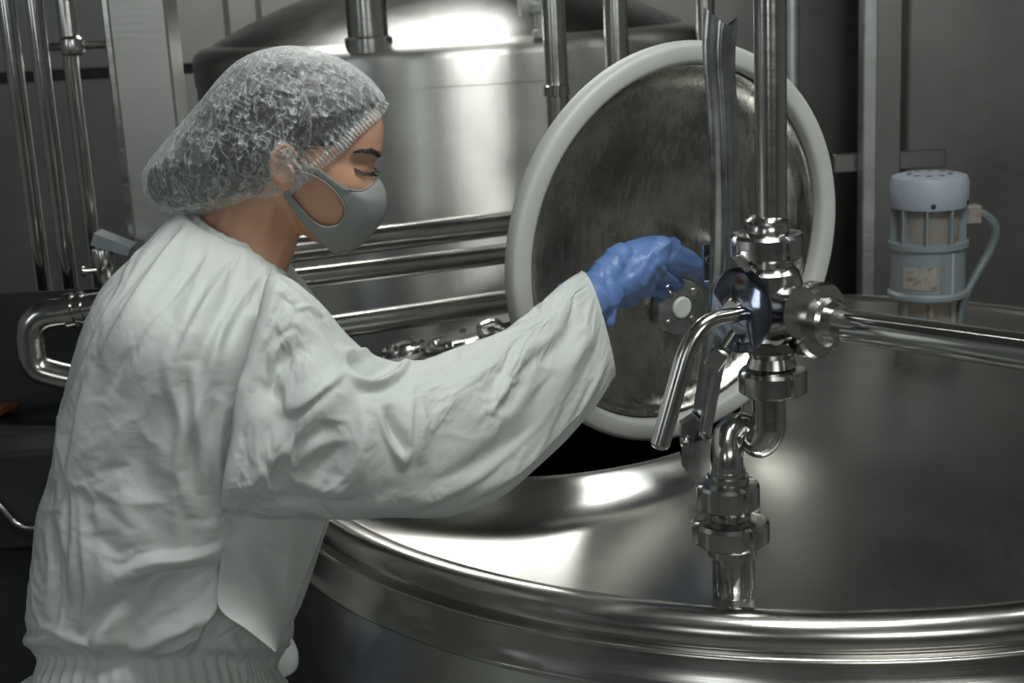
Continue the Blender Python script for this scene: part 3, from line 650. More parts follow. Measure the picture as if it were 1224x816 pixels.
# ------------------------------------------------------------------ person
Y0 = 1.60
def remesh(V, Fc, vox, smooth=4, fac=.5):
    me = bpy.data.meshes.new('tmp'); me.from_pydata([tuple(v) for v in V], [], [tuple(int(i) for i in f) for f in Fc]); me.update()
    o = bpy.data.objects.new('tmp', me); COL.objects.link(o)
    m = o.modifiers.new('r', 'REMESH'); m.mode = 'VOXEL'; m.voxel_size = vox
    if smooth: s = o.modifiers.new('s', 'SMOOTH'); s.iterations = smooth; s.factor = fac
    dg = bpy.context.evaluated_depsgraph_get(); ev = o.evaluated_get(dg).to_mesh()
    n = len(ev.vertices); co = np.empty(n*3); ev.vertices.foreach_get('co', co); no = np.empty(n*3); ev.vertices.foreach_get('normal', no)
    k = len(ev.polygons); lt = np.empty(k, int); ev.polygons.foreach_get('loop_total', lt); vi = np.empty(len(ev.loops), int); ev.loops.foreach_get('vertex_index', vi)
    o.evaluated_get(dg).to_mesh_clear(); bpy.data.objects.remove(o); bpy.data.meshes.remove(me)
    assert (lt == 4).all(); return co.reshape(-1, 3), no.reshape(-1, 3), vi.reshape(-1, 4)
def capsule(p0, p1, r0, r1, n=20, m=6):
    p0 = np.asarray(p0, float); p1 = np.asarray(p1, float); L = np.linalg.norm(p1-p0)
    pr = [(r0*math.sin(a), -r0*math.cos(a)) for a in np.linspace(0, PI/2, m)]+[(r1*math.cos(a), L+r1*math.sin(a)) for a in np.linspace(0, PI/2, m)]
    return lathe(pr, p0, p1-p0, n)
def ellipsoid(c, s, R=None, n=32, m=16):
    V, Fc = lathe([(math.sin(a), -math.cos(a)) for a in np.linspace(0, PI, m)], (0, 0, 0), (0, 0, 1), n)
    V = V*np.array(s)
    if R is not None: V = V@np.array(R)
    return V+np.asarray(c), Fc
class Outline:
    """closed side outline (photo-scale units) around a centre, inflated sideways into a solid"""
    def __init__(s, pts, c, W, p=2.3, pw=None):
        s.c = np.array(c, float); K = np.array(list(pts)+[pts[0]], float)
        Q = np.vstack([K[-2], K, K[1]]); Q = smooth_path(Q, 8)[8:-8]
        d = Q-s.c; th = np.arctan2(d[:, 1], d[:, 0]); r = np.hypot(d[:, 0], d[:, 1]); i = np.argsort(th)
        s.th = th[i]; s.r = r[i]; s.W = W; s.p = p
    def R(s, th):
        return np.interp(th, s.th, s.r, period=2*PI)
    def S(s, x, y):
        dx = x-s.c[0]; dy = y-s.c[1]; return np.hypot(dx, dy)/s.R(np.arctan2(dy, dx))
    def w(s, x, y):
        q = np.clip(s.S(x, y), 0, 1); W = s.W(x, y) if callable(s.W) else s.W
        return W*np.sqrt(np.maximum(0, 1-q**s.p))
    def mesh(s, nr=60, nt=160, fn=None):
        """near half + mirrored far half, one closed surface"""
        th = np.arange(nt)/nt*2*PI-PI; V = []; ph = np.linspace(0, PI/2, nr)
        S_ = np.sin(ph); R = s.R(th)
        near = []
        for q in S_[1:]:
            x = s.c[0]+R*q*np.cos(th); y = s.c[1]+R*q*np.sin(th); near.append((x, y))
        X = np.array([a for a, b in near]); Yp = np.array([b for a, b in near]); w = s.w(X, Yp); w[-1] = 0
        if fn is not None: w = fn(X, Yp, w)
        opn = w[-1] > .002; w[-1] = np.where(opn, w[-1], 0)
        P = at_v(X, Yp, Y0-w); Pm = P.copy(); Pm[..., 1] = 2*Y0-P[..., 1]
        w0 = s.w(s.c[0], s.c[1]); a = at(s.c[0], s.c[1], Y0-w0); b = a.copy(); b[1] = 2*Y0-a[1]
        rows = np.concatenate([P, Pm[::-1]]) ; m = len(rows); k0 = len(P)-1
        V = np.concatenate([rows.reshape(-1, 3), [a], [b]]); Fq = [tuple(f) for q_, f in enumerate(grid_faces(m, nt)) if not (q_//nt == k0)]
        na = m*nt
        for j in range(nt):
            k = (j+1) % nt; Fq.append((na, k, j)); Fq.append((na+1, (m-1)*nt+j, (m-1)*nt+k))
        return V, Fq
def at_v(x, y, Y):
    x = np.asarray(x, float); d = FW+RT*((x-612)/F)[..., None]-UP*((np.asarray(y)-408)/F)[..., None]
    return CAM+d*(Y/d[..., 1])[..., None]
def mirror_px(V):
    V2 = V.copy(); V2[:, 1] = np.where(V[:, 1] > Y0, 2*Y0-V[:, 1], V[:, 1]); return proj(V2)
def sdist(x, y, pts):
    """signed distance to polyline, and position 0..1 along it"""
    P = np.array(pts, float); L = np.r_[0, np.cumsum(np.linalg.norm(np.diff(P, axis=0), axis=1))]
    bd = np.full(x.shape, 1e9); bs = np.zeros(x.shape); bt = np.zeros(x.shape)
    for i in range(len(P)-1):
        a, b = P[i], P[i+1]; d = b-a; l2 = d@d
        t = np.clip(((x-a[0])*d[0]+(y-a[1])*d[1])/l2, 0, 1)
        ex = x-a[0]-t*d[0]; ey = y-a[1]-t*d[1]; r = np.hypot(ex, ey); sg = np.sign(d[0]*ey-d[1]*ex)
        m = r < bd; bd = np.where(m, r, bd); bs = np.where(m, sg, bs); bt = np.where(m, (L[i]+t*np.sqrt(l2))/L[-1], bt)
    return bd*bs, bt
def folds(x, y, strokes):
    """strokes: (points, height mm, width one side, width other side)"""
    D = np.zeros(x.shape)
    for pts, h, w1, w2 in strokes:
        P = smooth_path([p+(0,) for p in pts], 6)[:, :2] if len(pts) > 2 else pts
        d, t = sdist(x, y, P)
        wd = np.where(d > 0, w1, w2); tp = np.sin(np.clip(t, .0, 1)*PI)**.9
        endfall = 1.0
        D += h*.001*np.exp(-(d/wd)**2)*tp*endfall
    return D

SK_OUT = [(350, 68), (390, 72), (425, 88), (446, 112), (455, 138), (458, 160), (457, 176), (454, 187), (450, 196), (448, 205), (449, 214), (451, 224), (452, 234), (450, 244), (449, 256), (448, 268), (441, 276), (436, 288), (424, 297), (406, 300), (385, 293), (362, 280), (340, 264), (315, 255), (290, 245), (268, 225), (250, 195), (243, 160), (250, 125), (270, 95), (305, 74)]
def headW(x, y):
    return .074-.012*np.clip((y-200)/90, 0, 1)-.006*np.clip((x-400)/60, 0, 1)
head = Outline(SK_OUT, (350, 178), headW, 2.5)
MASK_OUT = [(350, 68), (390, 72), (425, 88), (446, 112), (455, 138), (458, 160), (457, 176), (454, 187), (450, 200), (453, 213), (458, 221), (463, 234), (463, 247), (457, 265), (444, 283), (429, 296), (411, 304), (399, 307), (385, 299), (366, 290), (340, 272), (315, 262), (290, 250), (268, 225), (250, 195), (243, 160), (250, 125), (270, 95), (305, 74)]
maskO = Outline(MASK_OUT, (350, 178), lambda x, y: headW(x, y)+.0035, 2.5)

B = MB()
B.add(*head.mesh(40, 120))
nk0 = at(322, 222, Y0); nk1 = at(284, 318, Y0)
B.add(*capsule(nk0, nk1, .050, .056)); B.add(*capsule(at(300, 240, Y0+.01), at(262, 318, Y0), .045, .05))
# trunk, hips, legs
ch = at(235, 400, Y0); wa = at(200, 640, Y0); hp_ = at(185, 860, Y0)
B.add(*ellipsoid(at(250, 392, Y0), (.085, .13, .075))); B.add(*ellipsoid(ch+[0, 0, -.06], (.10, .13, .17))); B.add(*ellipsoid(wa, (.115, .13, .2))); B.add(*ellipsoid(hp_, (.125, .16, .16)))
lx = hp_[0]
for sgn in (-1, 1):
    h0 = np.array([lx, Y0+sgn*.085, .88]); kn = np.array([lx+.03, Y0+sgn*.10, .48]); an = np.array([lx-.03, Y0+sgn*.11, .09])
    B.add(*capsule(h0, kn, .085, .055)); B.add(*capsule(kn, an, .055, .04)); B.add(*capsule(an+[-.03, 0, -.04], an+[.15, sgn*.01, -.05], .04, .035))
# arms
sh = at(340, 412, 1.50); el = at(462, 572, 1.47); wr = at(716, 350, 1.815)
B.add(*capsule(sh, el, .042, .036)); B.add(*capsule(el, wr, .036, .026)); B.add(*capsule(at(285, 392, 1.56), sh, .045, .044))
sh2 = at(270, 372, 1.73); el2 = at(262, 560, 1.80); wr2 = at(292, 745, 1.80)
B.add(*capsule(sh2, el2, .052, .043)); B.add(*capsule(el2, wr2, .042, .027)); B.add(*capsule(at(262, 375, 1.67), sh2, .05, .048))
def hand(Bm, joints, wrist, pad=0.):
    ks = [j[0] for j in joints[:4]]
    for k in ks: Bm.add(*capsule(wrist, k, .019+pad, .0125+pad, 14, 5))
    for a, b in zip(ks[:-1], ks[1:]): Bm.add(*capsule(a, b, .0125+pad, .0125+pad, 14, 5))
    mid = sum(ks)/4; Bm.add(*capsule(wrist*.6+mid*.4, mid, .021+pad, .015+pad, 14, 5))
    for i, j in enumerate(joints):
        rs = (.0098, .0088, .0082, .0072) if i < 3 else (.0085, .0078, .0072, .0065)
        if i == 4: rs = (.014, .0115, .0105, .009)
        for q in range(len(j)-1): Bm.add(*capsule(j[q], j[q+1], rs[q]+pad, rs[q+1]+pad, 12, 5))
JR = [[at(790, 293, 1.868), at(823, 306, 1.895), at(840, 322, 1.925), at(849, 336, 1.945)],
      [at(787, 309, 1.862), at(816, 318, 1.892), at(830, 326, 1.925), at(836, 330, 1.95)],
      [at(781, 326, 1.862), at(803, 332, 1.892), at(810, 338, 1.925), at(806, 343, 1.945)],
      [at(770, 343, 1.864), at(789, 347, 1.892), at(794, 351, 1.918), at(788, 354, 1.935)],
      [at(733, 318, 1.835), at(755, 298, 1.868), at(780, 291, 1.90), at(806, 294, 1.93)]]
hand(B, JR, wr)
zt2 = 1.075
def J(o, *p): return [o+np.array((-q[2], q[1], -q[0])) for q in p]
JL = [J(wr2, (.075, -.03, -.012), (.11, -.045, -.012), (.13, -.05, -.02), (.145, -.055, -.035)),
      J(wr2, (.082, -.01, -.010), (.12, -.018, -.010), (.145, -.02, -.018), (.16, -.022, -.034)),
      J(wr2, (.08, .012, -.012), (.115, .012, -.012), (.138, .014, -.02), (.152, .016, -.035)),
      J(wr2, (.07, .032, -.015), (.098, .038, -.016), (.114, .042, -.022), (.124, .044, -.034)),
      J(wr2, (.02, -.03, -.01), (.045, -.055, -.014), (.07, -.07, -.018), (.088, -.08, -.026))]
hand(B, JL, wr2)
# ear (both sides)
def side(fn):
    for s_ in (0, 1):
        V, Fc = fn(); V = np.array(V)
        if s_: V[:, 1] = 2*Y0-V[:, 1]; Fc = [f[::-1] for f in Fc]
        B.add(V, Fc)
EW = .079
def earp(x, y, w=EW): return at(x, y, Y0-w)
side(lambda: tube(smooth_path([earp(348, 200, .074), earp(352, 187, .080), earp(345, 175, .086), earp(333, 176, .089), earp(325, 190, .089), earp(326, 206, .086), earp(332, 219, .081), earp(340, 226, .077), earp(345, 218, .074)], 8), .0036, 10))
side(lambda: tube(smooth_path([earp(344, 183, .080), earp(335, 188, .082), earp(332, 200, .081), earp(337, 213, .078)], 8), .0034, 10))
side(lambda: tube(smooth_path([earp(347, 196, .078), earp(350, 204, .079), earp(346, 212, .077)], 8), .0036, 10))
def epl():
    V, Fc = ellipsoid((0, 0, 0), (.0115, .0035, .026)); a = .22; R = np.array([[math.cos(a), 0, math.sin(a)], [0, 1, 0], [-math.sin(a), 0, math.cos(a)]])
    return V@R+earp(338, 199, .0765), Fc
side(epl)
Vb, Nb, Fb = remesh(np.concatenate(B.v), B.f, .0026, 3)
x, y = mirror_px(Vb)
def gs(cx, cy, rx, ry, a=0):
    dx = x-cx; dy = y-cy; c_, s_ = math.cos(a), math.sin(a); return np.exp(-(((dx*c_+dy*s_)/rx)**2+((-dx*s_+dy*c_)/ry)**2))
hm = (Vb[:, 2] > 1.3) & (x > 255)
D = np.zeros(len(Vb))
D += -.0075*gs(435, 197, 15, 11, .1)      # socket
D += .0052*gs(437, 200, 9, 7.0, .15)        # lid bulge
D += .0025*gs(442, 183, 12, 5, .15)       # brow ridge
D += .0030*gs(412, 222, 18, 10, .3)       # cheekbone
D += -.0020*gs(395, 250, 20, 16, 0)       # cheek hollow
D += .0014*gs(434, 210, 9, 3.5, .25)      # lower lid
D += -.0015*gs(440, 206.5, 12, 1.8, .12)   # lash line groove
D += -.0022*gs(447, 214, 8, 5, .9)
D += -.0035*gs(336, 203, 4.5, 10, .15)
st = [([(330, 238), (322, 262), (316, 300)], 3.0, 8, 8), ([(300, 240), (285, 268), (282, 300)], 2.0, 9, 9), ([(352, 244), (372, 268), (395, 285)], 2.0, 10, 10)]
D += np.where(x < 410, folds(x, y, st), 0)
Vb = Vb+np.where(hm, D, 0)[:, None]*Nb
pb = np.array([hp_[0], Y0, 0.])
person = mesh_obj('person', Vb, Fb, M['skin'], origin=pb, sharp=None)
tag(person, 'person in white coverall, hairnet, grey mask and blue gloves reaching into the open hatch', 'person')

# ---- hair, brow, lashes
HAIR_OUT = [(350, 66), (392, 70), (426, 88), (446, 108), (451, 122), (440, 138), (420, 152), (404, 166), (388, 180), (372, 192), (358, 192), (352, 176), (340, 170), (328, 176), (322, 195), (322, 215), (310, 232), (285, 240), (262, 240), (235, 244), (205, 248), (184, 240), (176, 222), (180, 202), (200, 186), (222, 160), (242, 128), (268, 94), (305, 72)]
hairO = Outline(HAIR_OUT, (310, 165), lambda x, y: .079+.006*np.clip((250-np.abs(x-250))/250, 0, 1)-.04*np.clip((260-x)/70, 0, 1), 3.0)
def hairfn(X, Y_, w):
    P = at_v(X, Y_, Y0-w); n = vnoise(P*np.array([1, 1, 2.2]), 60, 5)*.0016+vnoise(P, 22, 6)*.003
    w = np.maximum(w, np.where(head.S(X, Y_) < 1, head.w(X, Y_)+.0035, 0))
    return w+n*(w > .01)
V, Fc = hairO.mesh(70, 200, hairfn); mesh_obj('hair', V, Fc, M['hair'], person, sharp=None, label='dark hair gathered in a bun under the net')
def surf(px, py, off=.0):
    w = float(head.w(np.array(px), np.array(py)))+off; return at(px, py, Y0-w)
from mathutils.bvhtree import BVHTree
tree = BVHTree.FromPolygons([tuple(v) for v in Vb], [tuple(int(i) for i in f) for f in Fb])
def hit(px, py, off=0.):
    d = Vector(ray(px, py)).normalized(); loc, nn, i, dist = tree.ray_cast(Vector(CAM), d)
    if loc is None: return surf(px, py, off)
    return np.array(loc)+np.array(nn)*off
def both(name, mbs, mat, label=None):
    near, = [mbs]
    V = np.concatenate(near.v); V2 = V.copy(); V2[:, 1] = 2*Y0-V2[:, 1]
    mesh_obj(name, V, near.f, mat, person, label=label); mesh_obj(name, V2, near.f, mat, person, label=label)
rng = np.random.default_rng(4)
mb = MB()
for i in range(150):
    t_ = rng.random(); x0 = 424+31*t_; mid_ = np.interp(x0, [424, 434, 446, 455], [181.5, 179.5, 181, 185.5]); th_ = np.interp(x0, [424, 434, 446, 455], [1.2, 3, 4, 4])
    yy = mid_+(rng.random()-.5)*th_*1.6; dx_ = -4.5+rng.random()*2; dy_ = rng.random()*1.2-1.6*(t_ > .6)
    P = [hit(x0, yy, .0003), hit(x0+dx_*.5, yy+dy_*.3-.4, .0011), hit(x0+dx_, yy+dy_, .0006)]
    mb.add(*tube(P, np.array([.00042, .00036, .0001]), 5))
both('eyebrow', mb, M['hair'])
mb = MB()
P0_ = [(423, 201.5), (427, 203.5), (432, 205.5), (437, 206.8), (442, 207), (446, 206)]
K_ = smooth_path([p+(0,) for p in P0_], 10)[:, :2]
mb.add(*tube([hit(a, b, .0006) for a, b in K_], .0009, 6))
for i in range(34):
    a, b = K_[int(i/34*len(K_))]; s_ = hit(a, b, .0006); e_ = s_+np.array([.0035+.004*(a-423)/23, -.004, -.0042+.0015*(a-423)/23]); m_ = (s_+e_)/2+np.array([0, -.001, -.0012])
    mb.add(*tube([s_, m_, e_], np.array([.00045, .0004, .0001]), 5))
both('eyelash', mb, M['hair'])

# ---- face mask: sheet with cheek opening, near and far side joined at the centre seam
from mathutils.geometry import delaunay_2d_cdt
front = [(452, 213), (458, 221), (463, 234), (463, 247), (457, 265), (444, 283), (429, 296), (411, 304), (399, 307)]
lower = [(385, 293), (372, 280), (352, 255), (339, 234), (334, 222), (338, 214)]
inner = [(342, 216), (345, 226), (348, 235), (362, 252), (375, 265), (388, 271), (403, 269), (411, 260), (412, 247), (403, 231), (390, 219), (375, 210), (352, 203)]
topc = [(352, 196), (375, 201), (384, 204), (395, 212), (408, 221), (421, 227), (434, 227), (444, 221)]
def cur(p, n=5): return smooth_path([q+(0,) for q in p], n)[:, :2]
fr = cur(front, 6)
loop = np.vstack([fr, cur(lower), cur(inner), cur(topc)])
def inpoly(p, L):
    x_, y_ = p; c_ = False; j = len(L)-1
    for i in range(len(L)):
        if (L[i, 1] > y_) != (L[j, 1] > y_) and x_ < (L[j, 0]-L[i, 0])*(y_-L[i, 1])/(L[j, 1]-L[i, 1])+L[i, 0]: c_ = not c_
        j = i
    return c_
pin = []
for gx in np.arange(335, 465, 2.6):
    for gy in np.arange(195, 308, 2.6):
        if inpoly((gx, gy), loop):
            d_, _ = sdist(np.array([gx]), np.array([gy]), np.vstack([loop, loop[:1]]))
            if abs(d_[0]) > 1.3: pin.append((gx, gy))
allp = np.vstack([loop, pin]); nl = len(loop)
vo, _, fo, _, _, _ = delaunay_2d_cdt([Vector(p) for p in allp], [(i, (i+1) % nl) for i in range(nl)], [], 1, 1e-4)
vo = np.array([tuple(v) for v in vo])
fo = [f for f in fo if inpoly(vo[list(f)].mean(0), loop)]
dm, _ = sdist(vo[:, 0], vo[:, 1], fr); dm = np.abs(dm)
wm = maskO.w(vo[:, 0], vo[:, 1])+.0015
# tented nose ridge: narrow near the centre seam
wn = .0038*np.sqrt(np.maximum(dm, 0))*1.0+.00062*dm
wm = np.minimum(wm, wn*1.35)
wm = np.where(dm < .05, 0, wm)
Vn = at_v(vo[:, 0], vo[:, 1], Y0-wm); Vf = Vn.copy(); Vf[:, 1] = 2*Y0-Vf[:, 1]; n_ = len(Vn)
mk = mesh_obj('face_mask', np.vstack([Vn, Vf]), [tuple(f) for f in fo]+[tuple(i+n_ for i in f[::-1]) for f in fo], M['mask'], person, sharp=None)
sm = mk.modifiers.new('s', 'SMOOTH'); sm.iterations = 3; sm.factor = .4
so = mk.modifiers.new('t', 'SOLIDIFY'); so.thickness = .0022; so.offset = 1
edge = np.vstack([cur(inner), cur(topc), fr[:1]]); we = maskO.w(edge[:, 0], edge[:, 1])+.0035
de, _ = sdist(edge[:, 0], edge[:, 1], fr); de = np.abs(de); we = np.minimum(we, (.0038*np.sqrt(de)+.00062*de)*1.35+.0012)
mb = MB(); mb.add(*tube(at_v(edge[:, 0], edge[:, 1], Y0-we), .0006, 6)); V = np.concatenate(mb.v); V2 = V.copy(); V2[:, 1] = 2*Y0-V2[:, 1]
mesh_obj('binding', V, mb.f, M['maskedge'], mk, label='pale stitched edge of the mask'); mesh_obj('binding', V2, mb.f, M['maskedge'], mk, label='pale stitched edge of the mask')

# ---- hairnet
NET_OUT = [(340, 55), (380, 61), (415, 76), (440, 94), (456, 112), (460, 122), (452, 132), (438, 146), (422, 160), (404, 176), (386, 190), (370, 206), (354, 222), (338, 232), (318, 238), (300, 246), (270, 256), (240, 261), (212, 261), (188, 251), (172, 232), (169, 210), (180, 190), (202, 163), (236, 124), (270, 84), (300, 64)]
netO = Outline(NET_OUT, (310, 160), lambda x, y: .098-.045*np.clip((250-x)/80, 0, 1)-.012*np.clip((x-400)/60, 0, 1), 2.6)
def netfn(X, Y_, w):
    P = at_v(X, Y_, Y0-w)
    q = np.stack([X*.9+Y_*.5, -X*.45+Y_*.9, w*0], -1)
    r1 = 1-np.abs(vnoise(q*np.array([1., .45, 1]), .085, 2)); r2 = 1-np.abs(vnoise(q*np.array([.6, 1, 1]), .16, 9)); r3 = vnoise(q, .03, 4)
    s_ = netO.S(X, Y_); k = np.clip((1-s_)*9, 0, 1)
    w = w+k*(.0032*(r1**5-.3)+.0018*(r2**4-.3)+.004*r3)
    # gathered along the elastic edge
    d_, t_ = sdist(X, Y_, [(460, 120), (438, 146), (404, 176), (370, 206), (338, 232), (300, 246)]); w = w-.010*np.exp(-(d_/10)**2)*k+.0018*np.sin(t_*150)*np.exp(-(d_/14)**2)*np.clip(k*2, 0, 1)
    w = np.maximum(w, np.where(head.S(X, Y_) < 1, head.w(X, Y_)+.0055+.001*np.sin(t_*150), 0)); w = w+.017*np.exp(-((X-337)/17)**2-((Y_-198)/26)**2)*np.clip(k*4, 0, 1)
    return w
V, Fc = netO.mesh(150, 420, netfn)
hn = mesh_obj('hairnet', V, Fc, M['net'], person, sharp=None, label='sheer white bouffant hairnet')
# frilled elastic brim
br_ = cur([(459, 121), (452, 134), (438, 147), (424, 159), (412, 172), (396, 185), (380, 198), (366, 210), (352, 221), (340, 231)], 20)
L_ = np.r_[0, np.cumsum(np.linalg.norm(np.diff(br_, axis=0), axis=1))]; T_ = np.gradient(br_, axis=0); T_ /= np.linalg.norm(T_, axis=1)[:, None]; Nn = np.c_[-T_[:, 1], T_[:, 0]]
rows = []
wb = np.minimum(head.w(br_[:, 0], br_[:, 1])+.006, .09)
for k, o_ in enumerate(np.linspace(-7, 7, 9)):
    fr_ = np.sin(L_*1.35+.4*np.sin(L_*.3))*1.0; p_ = br_+Nn*(o_*(1-.0*k)+fr_[:, None]*.8*abs(o_)/7)
    ww = np.maximum(head.w(p_[:, 0], p_[:, 1]), 0)+.004+.0018*fr_*(abs(o_)/7+.2)+.0025*math.cos(o_/7*PI/2)
    rows.append(at_v(p_[:, 0], p_[:, 1], Y0-ww))
V = np.concatenate(rows); Fq = grid_faces(9, len(br_), wrap=False); V2 = V.copy(); V2[:, 1] = 2*Y0-V2[:, 1]
for v_ in (V, V2):
    o = mesh_obj('elastic_brim', v_, Fq, M['net'], hn, sharp=None, label='frilled elastic edge'); so = o.modifiers.new('t', 'SOLIDIFY'); so.thickness = .0006

# ---- glove
for nm, JJ, ww_, back in (('glove', JR, wr, at(690, 362, 1.775)), ('glove', JL, wr2, wr2+(el2-wr2)*.25)):
    Bm = MB(); hand(Bm, JJ, ww_, .0022); Bm.add(*capsule(ww_, back, .030, .033))
    if JJ is JR:
        Bm.add(*capsule(at(722, 352, 1.812), at(728, 384, 1.79), .019, .009)); Bm.add(*capsule(at(715, 338, 1.81), at(742, 304, 1.845), .021, .017))
        Bm.add(*capsule(at(745, 310, 1.85), at(790, 292, 1.875), .018, .013)); Bm.add(*capsule(at(735, 350, 1.835), at(752, 358, 1.855), .017, .013))
        Bm.add(*capsule(at(800, 308, 1.875), at(832, 318, 1.905), .014, .010)); Bm.add(*capsule(at(838, 324, 1.918), at(848, 340, 1.93), .0085, .006))
    V, Nv, Fq = remesh(np.concatenate(Bm.v), Bm.f, .0018, 14, .6)
    px_, py_ = proj(V)
    q = np.stack([px_*.75+py_*.65, (-px_*.65+py_*.75)*2.6, V[:, 1]*300], -1)
    r1 = (1-np.abs(vnoise(q, .016, 3)))**3; r2 = (1-np.abs(vnoise(q, .045, 8)))**5
    D = .0030*(r1-.35)+.0008*(r2-.2)
    if JJ is JR:
        D += folds(px_, py_, [([(706, 330), (722, 352), (735, 382)], 4, 4, 4), ([(716, 318), (733, 345), (742, 372)], 4, 4, 5), ([(735, 300), (742, 330), (752, 362)], 3, 4, 5), ([(780, 290), (772, 318), (745, 340)], 3.5, 5, 8), ([(795, 300), (775, 330), (770, 352)], 3.5, 4, 7), ([(722, 312), (728, 340), (745, 365)], -4, 4, 4)])
    mesh_obj(nm, V+Nv*D[:, None], Fq, M['glove'], person, sharp=None, label='blue rubber glove with creases')

# ---- coverall
def loft(rows, nr, nc, p=2.0, ymix=None):
    """rows: (Lx,Ly,Rx,Ry,Yc,b) -> grid (nr,nc,3)"""
    K = []
    for lx_, ly_, rx_, ry_, yc, b, *yb in rows:
        a_ = at(lx_, ly_, yc); c_ = at(rx_, ry_, yb[0] if yb else yc); K.append(np.r_[(a_+c_)/2, a_, c_, b])
    K = np.array(K); Q = smooth_path(K, 20); s_ = np.r_[0, np.cumsum(np.linalg.norm(np.diff(Q[:, :3], axis=0), axis=1)+.3*np.linalg.norm(np.diff(Q[:, 3:9], axis=0), axis=1))]
    t_ = np.linspace(0, s_[-1], nr); Q = np.stack([np.interp(t_, s_, Q[:, c]) for c in range(Q.shape[1])], 1)
    T = np.gradient(Q[:, :3], axis=0); th = np.arange(nc)/nc*2*PI; G = np.zeros((nr, nc, 3))
    for i in range(nr):
        A_ = (Q[i, 6:9]-Q[i, 3:6])/2; bd = np.cross(A_, T[i]); bd = nrm(bd)
        if bd[1] > 0: bd = -bd
        if ymix is not None: bd = nrm(bd*(1-ymix)+np.array([0, -1, 0])*ymix)
        c_, s__ = np.cos(th), np.sin(th)
        cc = np.sign(c_)*np.abs(c_)**(2/p); ss = np.sign(s__)*np.abs(s__)**(2/p)
        G[i] = Q[i, :3]+cc[:, None]*A_+ss[:, None]*bd*Q[i, 9]
    return G
def gnormal(G):
    du = np.gradient(G, axis=0); dv = np.roll(G, -1, 1)-np.roll(G, 1, 1); n = np.cross(dv, du); n /= np.linalg.norm(n, axis=2)[..., None]+1e-12
    c = G.mean(1, keepdims=True)
    s_ = np.sign((n*(G-c)).sum(2).mean()); return n*s_
def settle(G, pin, grow=-.07, frames=10, grav=.12, goal=1.0, bend=.12, wrap=True, blurk=10, keep=.92, gain=1.0):
    """let the cloth buckle naturally: short cloth run with slack in the fabric, then freeze the result"""
    nr, nc, _ = G.shape
    me = bpy.data.meshes.new('tmp'); me.from_pydata([tuple(v) for v in G.reshape(-1, 3)], [], [tuple(int(i) for i in f) for f in grid_faces(nr, nc, wrap=wrap)]); me.update()
    o = bpy.data.objects.new('tmp', me); COL.objects.link(o)
    vg = o.vertex_groups.new(name='pin'); p = np.round(pin.ravel(), 2)
    for val in np.unique(p):
        if val > 0: vg.add([int(i) for i in np.nonzero(p == val)[0]], float(val), 'REPLACE')
    m = o.modifiers.new('c', 'CLOTH'); c = m.settings; c.vertex_group_mass = 'pin'; c.pin_stiffness = goal
    c.quality = 4; c.mass = .15; c.tension_stiffness = 18; c.compression_stiffness = 18; c.shear_stiffness = 6; c.bending_stiffness = bend
    c.air_damping = 2; c.shrink_min = grow; c.effector_weights.gravity = grav
    m.collision_settings.use_collision = False; m.collision_settings.use_self_collision = False
    m.point_cache.frame_start = 1; m.point_cache.frame_end = frames+1
    for f in range(1, frames+1): SC.frame_set(f)
    dg = bpy.context.evaluated_depsgraph_get(); ev = o.evaluated_get(dg).to_mesh(); co = np.empty(nr*nc*3); ev.vertices.foreach_get('co', co)
    o.evaluated_get(dg).to_mesh_clear(); bpy.data.objects.remove(o); bpy.data.meshes.remove(me); SC.frame_set(1)
    G2 = co.reshape(nr, nc, 3); D = G2-G
    def blur(D, k):
        for _ in range(3):
            P = np.concatenate([D[-k:], D, D[:k]], 1) if False else np.concatenate([D[:, -k:], D, D[:, :k]], 1)
            C = np.cumsum(np.concatenate([np.zeros_like(P[:, :1]), P], 1), 1); D = (C[:, 2*k+1:]-C[:, :-2*k-1])/(2*k+1)
            P = np.concatenate([np.repeat(D[:1], k, 0), D, np.repeat(D[-1:], k, 0)], 0)
            C = np.cumsum(np.concatenate([np.zeros_like(P[:1]), P], 0), 0); D = (C[2*k+1:]-C[:-2*k-1])/(2*k+1)
        return D
    # keep the body shape, take over only the creases
    D = D-blur(D, blurk)*keep; print('creases', np.abs(D).max(), np.abs(D).mean()); return G+D*gain
def finish(G, strokes, noise, name, mat, parent, capt=False, capb=False, vis=.0, label=None, cloth=None, ckw={}, sub=0, amp=1.35):
    n = gnormal(G); x_, y_ = proj(G); fc = (n*(CAM-G)).sum(2)/np.linalg.norm(CAM-G, axis=2)
    f = np.clip((fc+.05)/.25, 0, 1); f = f*f*(3-2*f)
    D = folds(x_, y_, strokes)*amp*f+noise(G, x_, y_, f)
    G = G+n*D[..., None]; nr, nc, _ = G.shape
    if cloth is not None: G = settle(G, cloth(G, x_, y_), **ckw)
    Fq = [tuple(q) for q in grid_faces(nr, nc)]; V = G.reshape(-1, 3)
    if capt: Fq.append(tuple(range(nc))[::-1])
    if capb: Fq.append(tuple((nr-1)*nc+j for j in range(nc)))
    o = mesh_obj(name, V, Fq, mat, parent, sharp=None, label=label)
    if sub: m_ = o.modifiers.new('sub', 'SUBSURF'); m_.levels = sub; m_.render_levels = sub
    return o
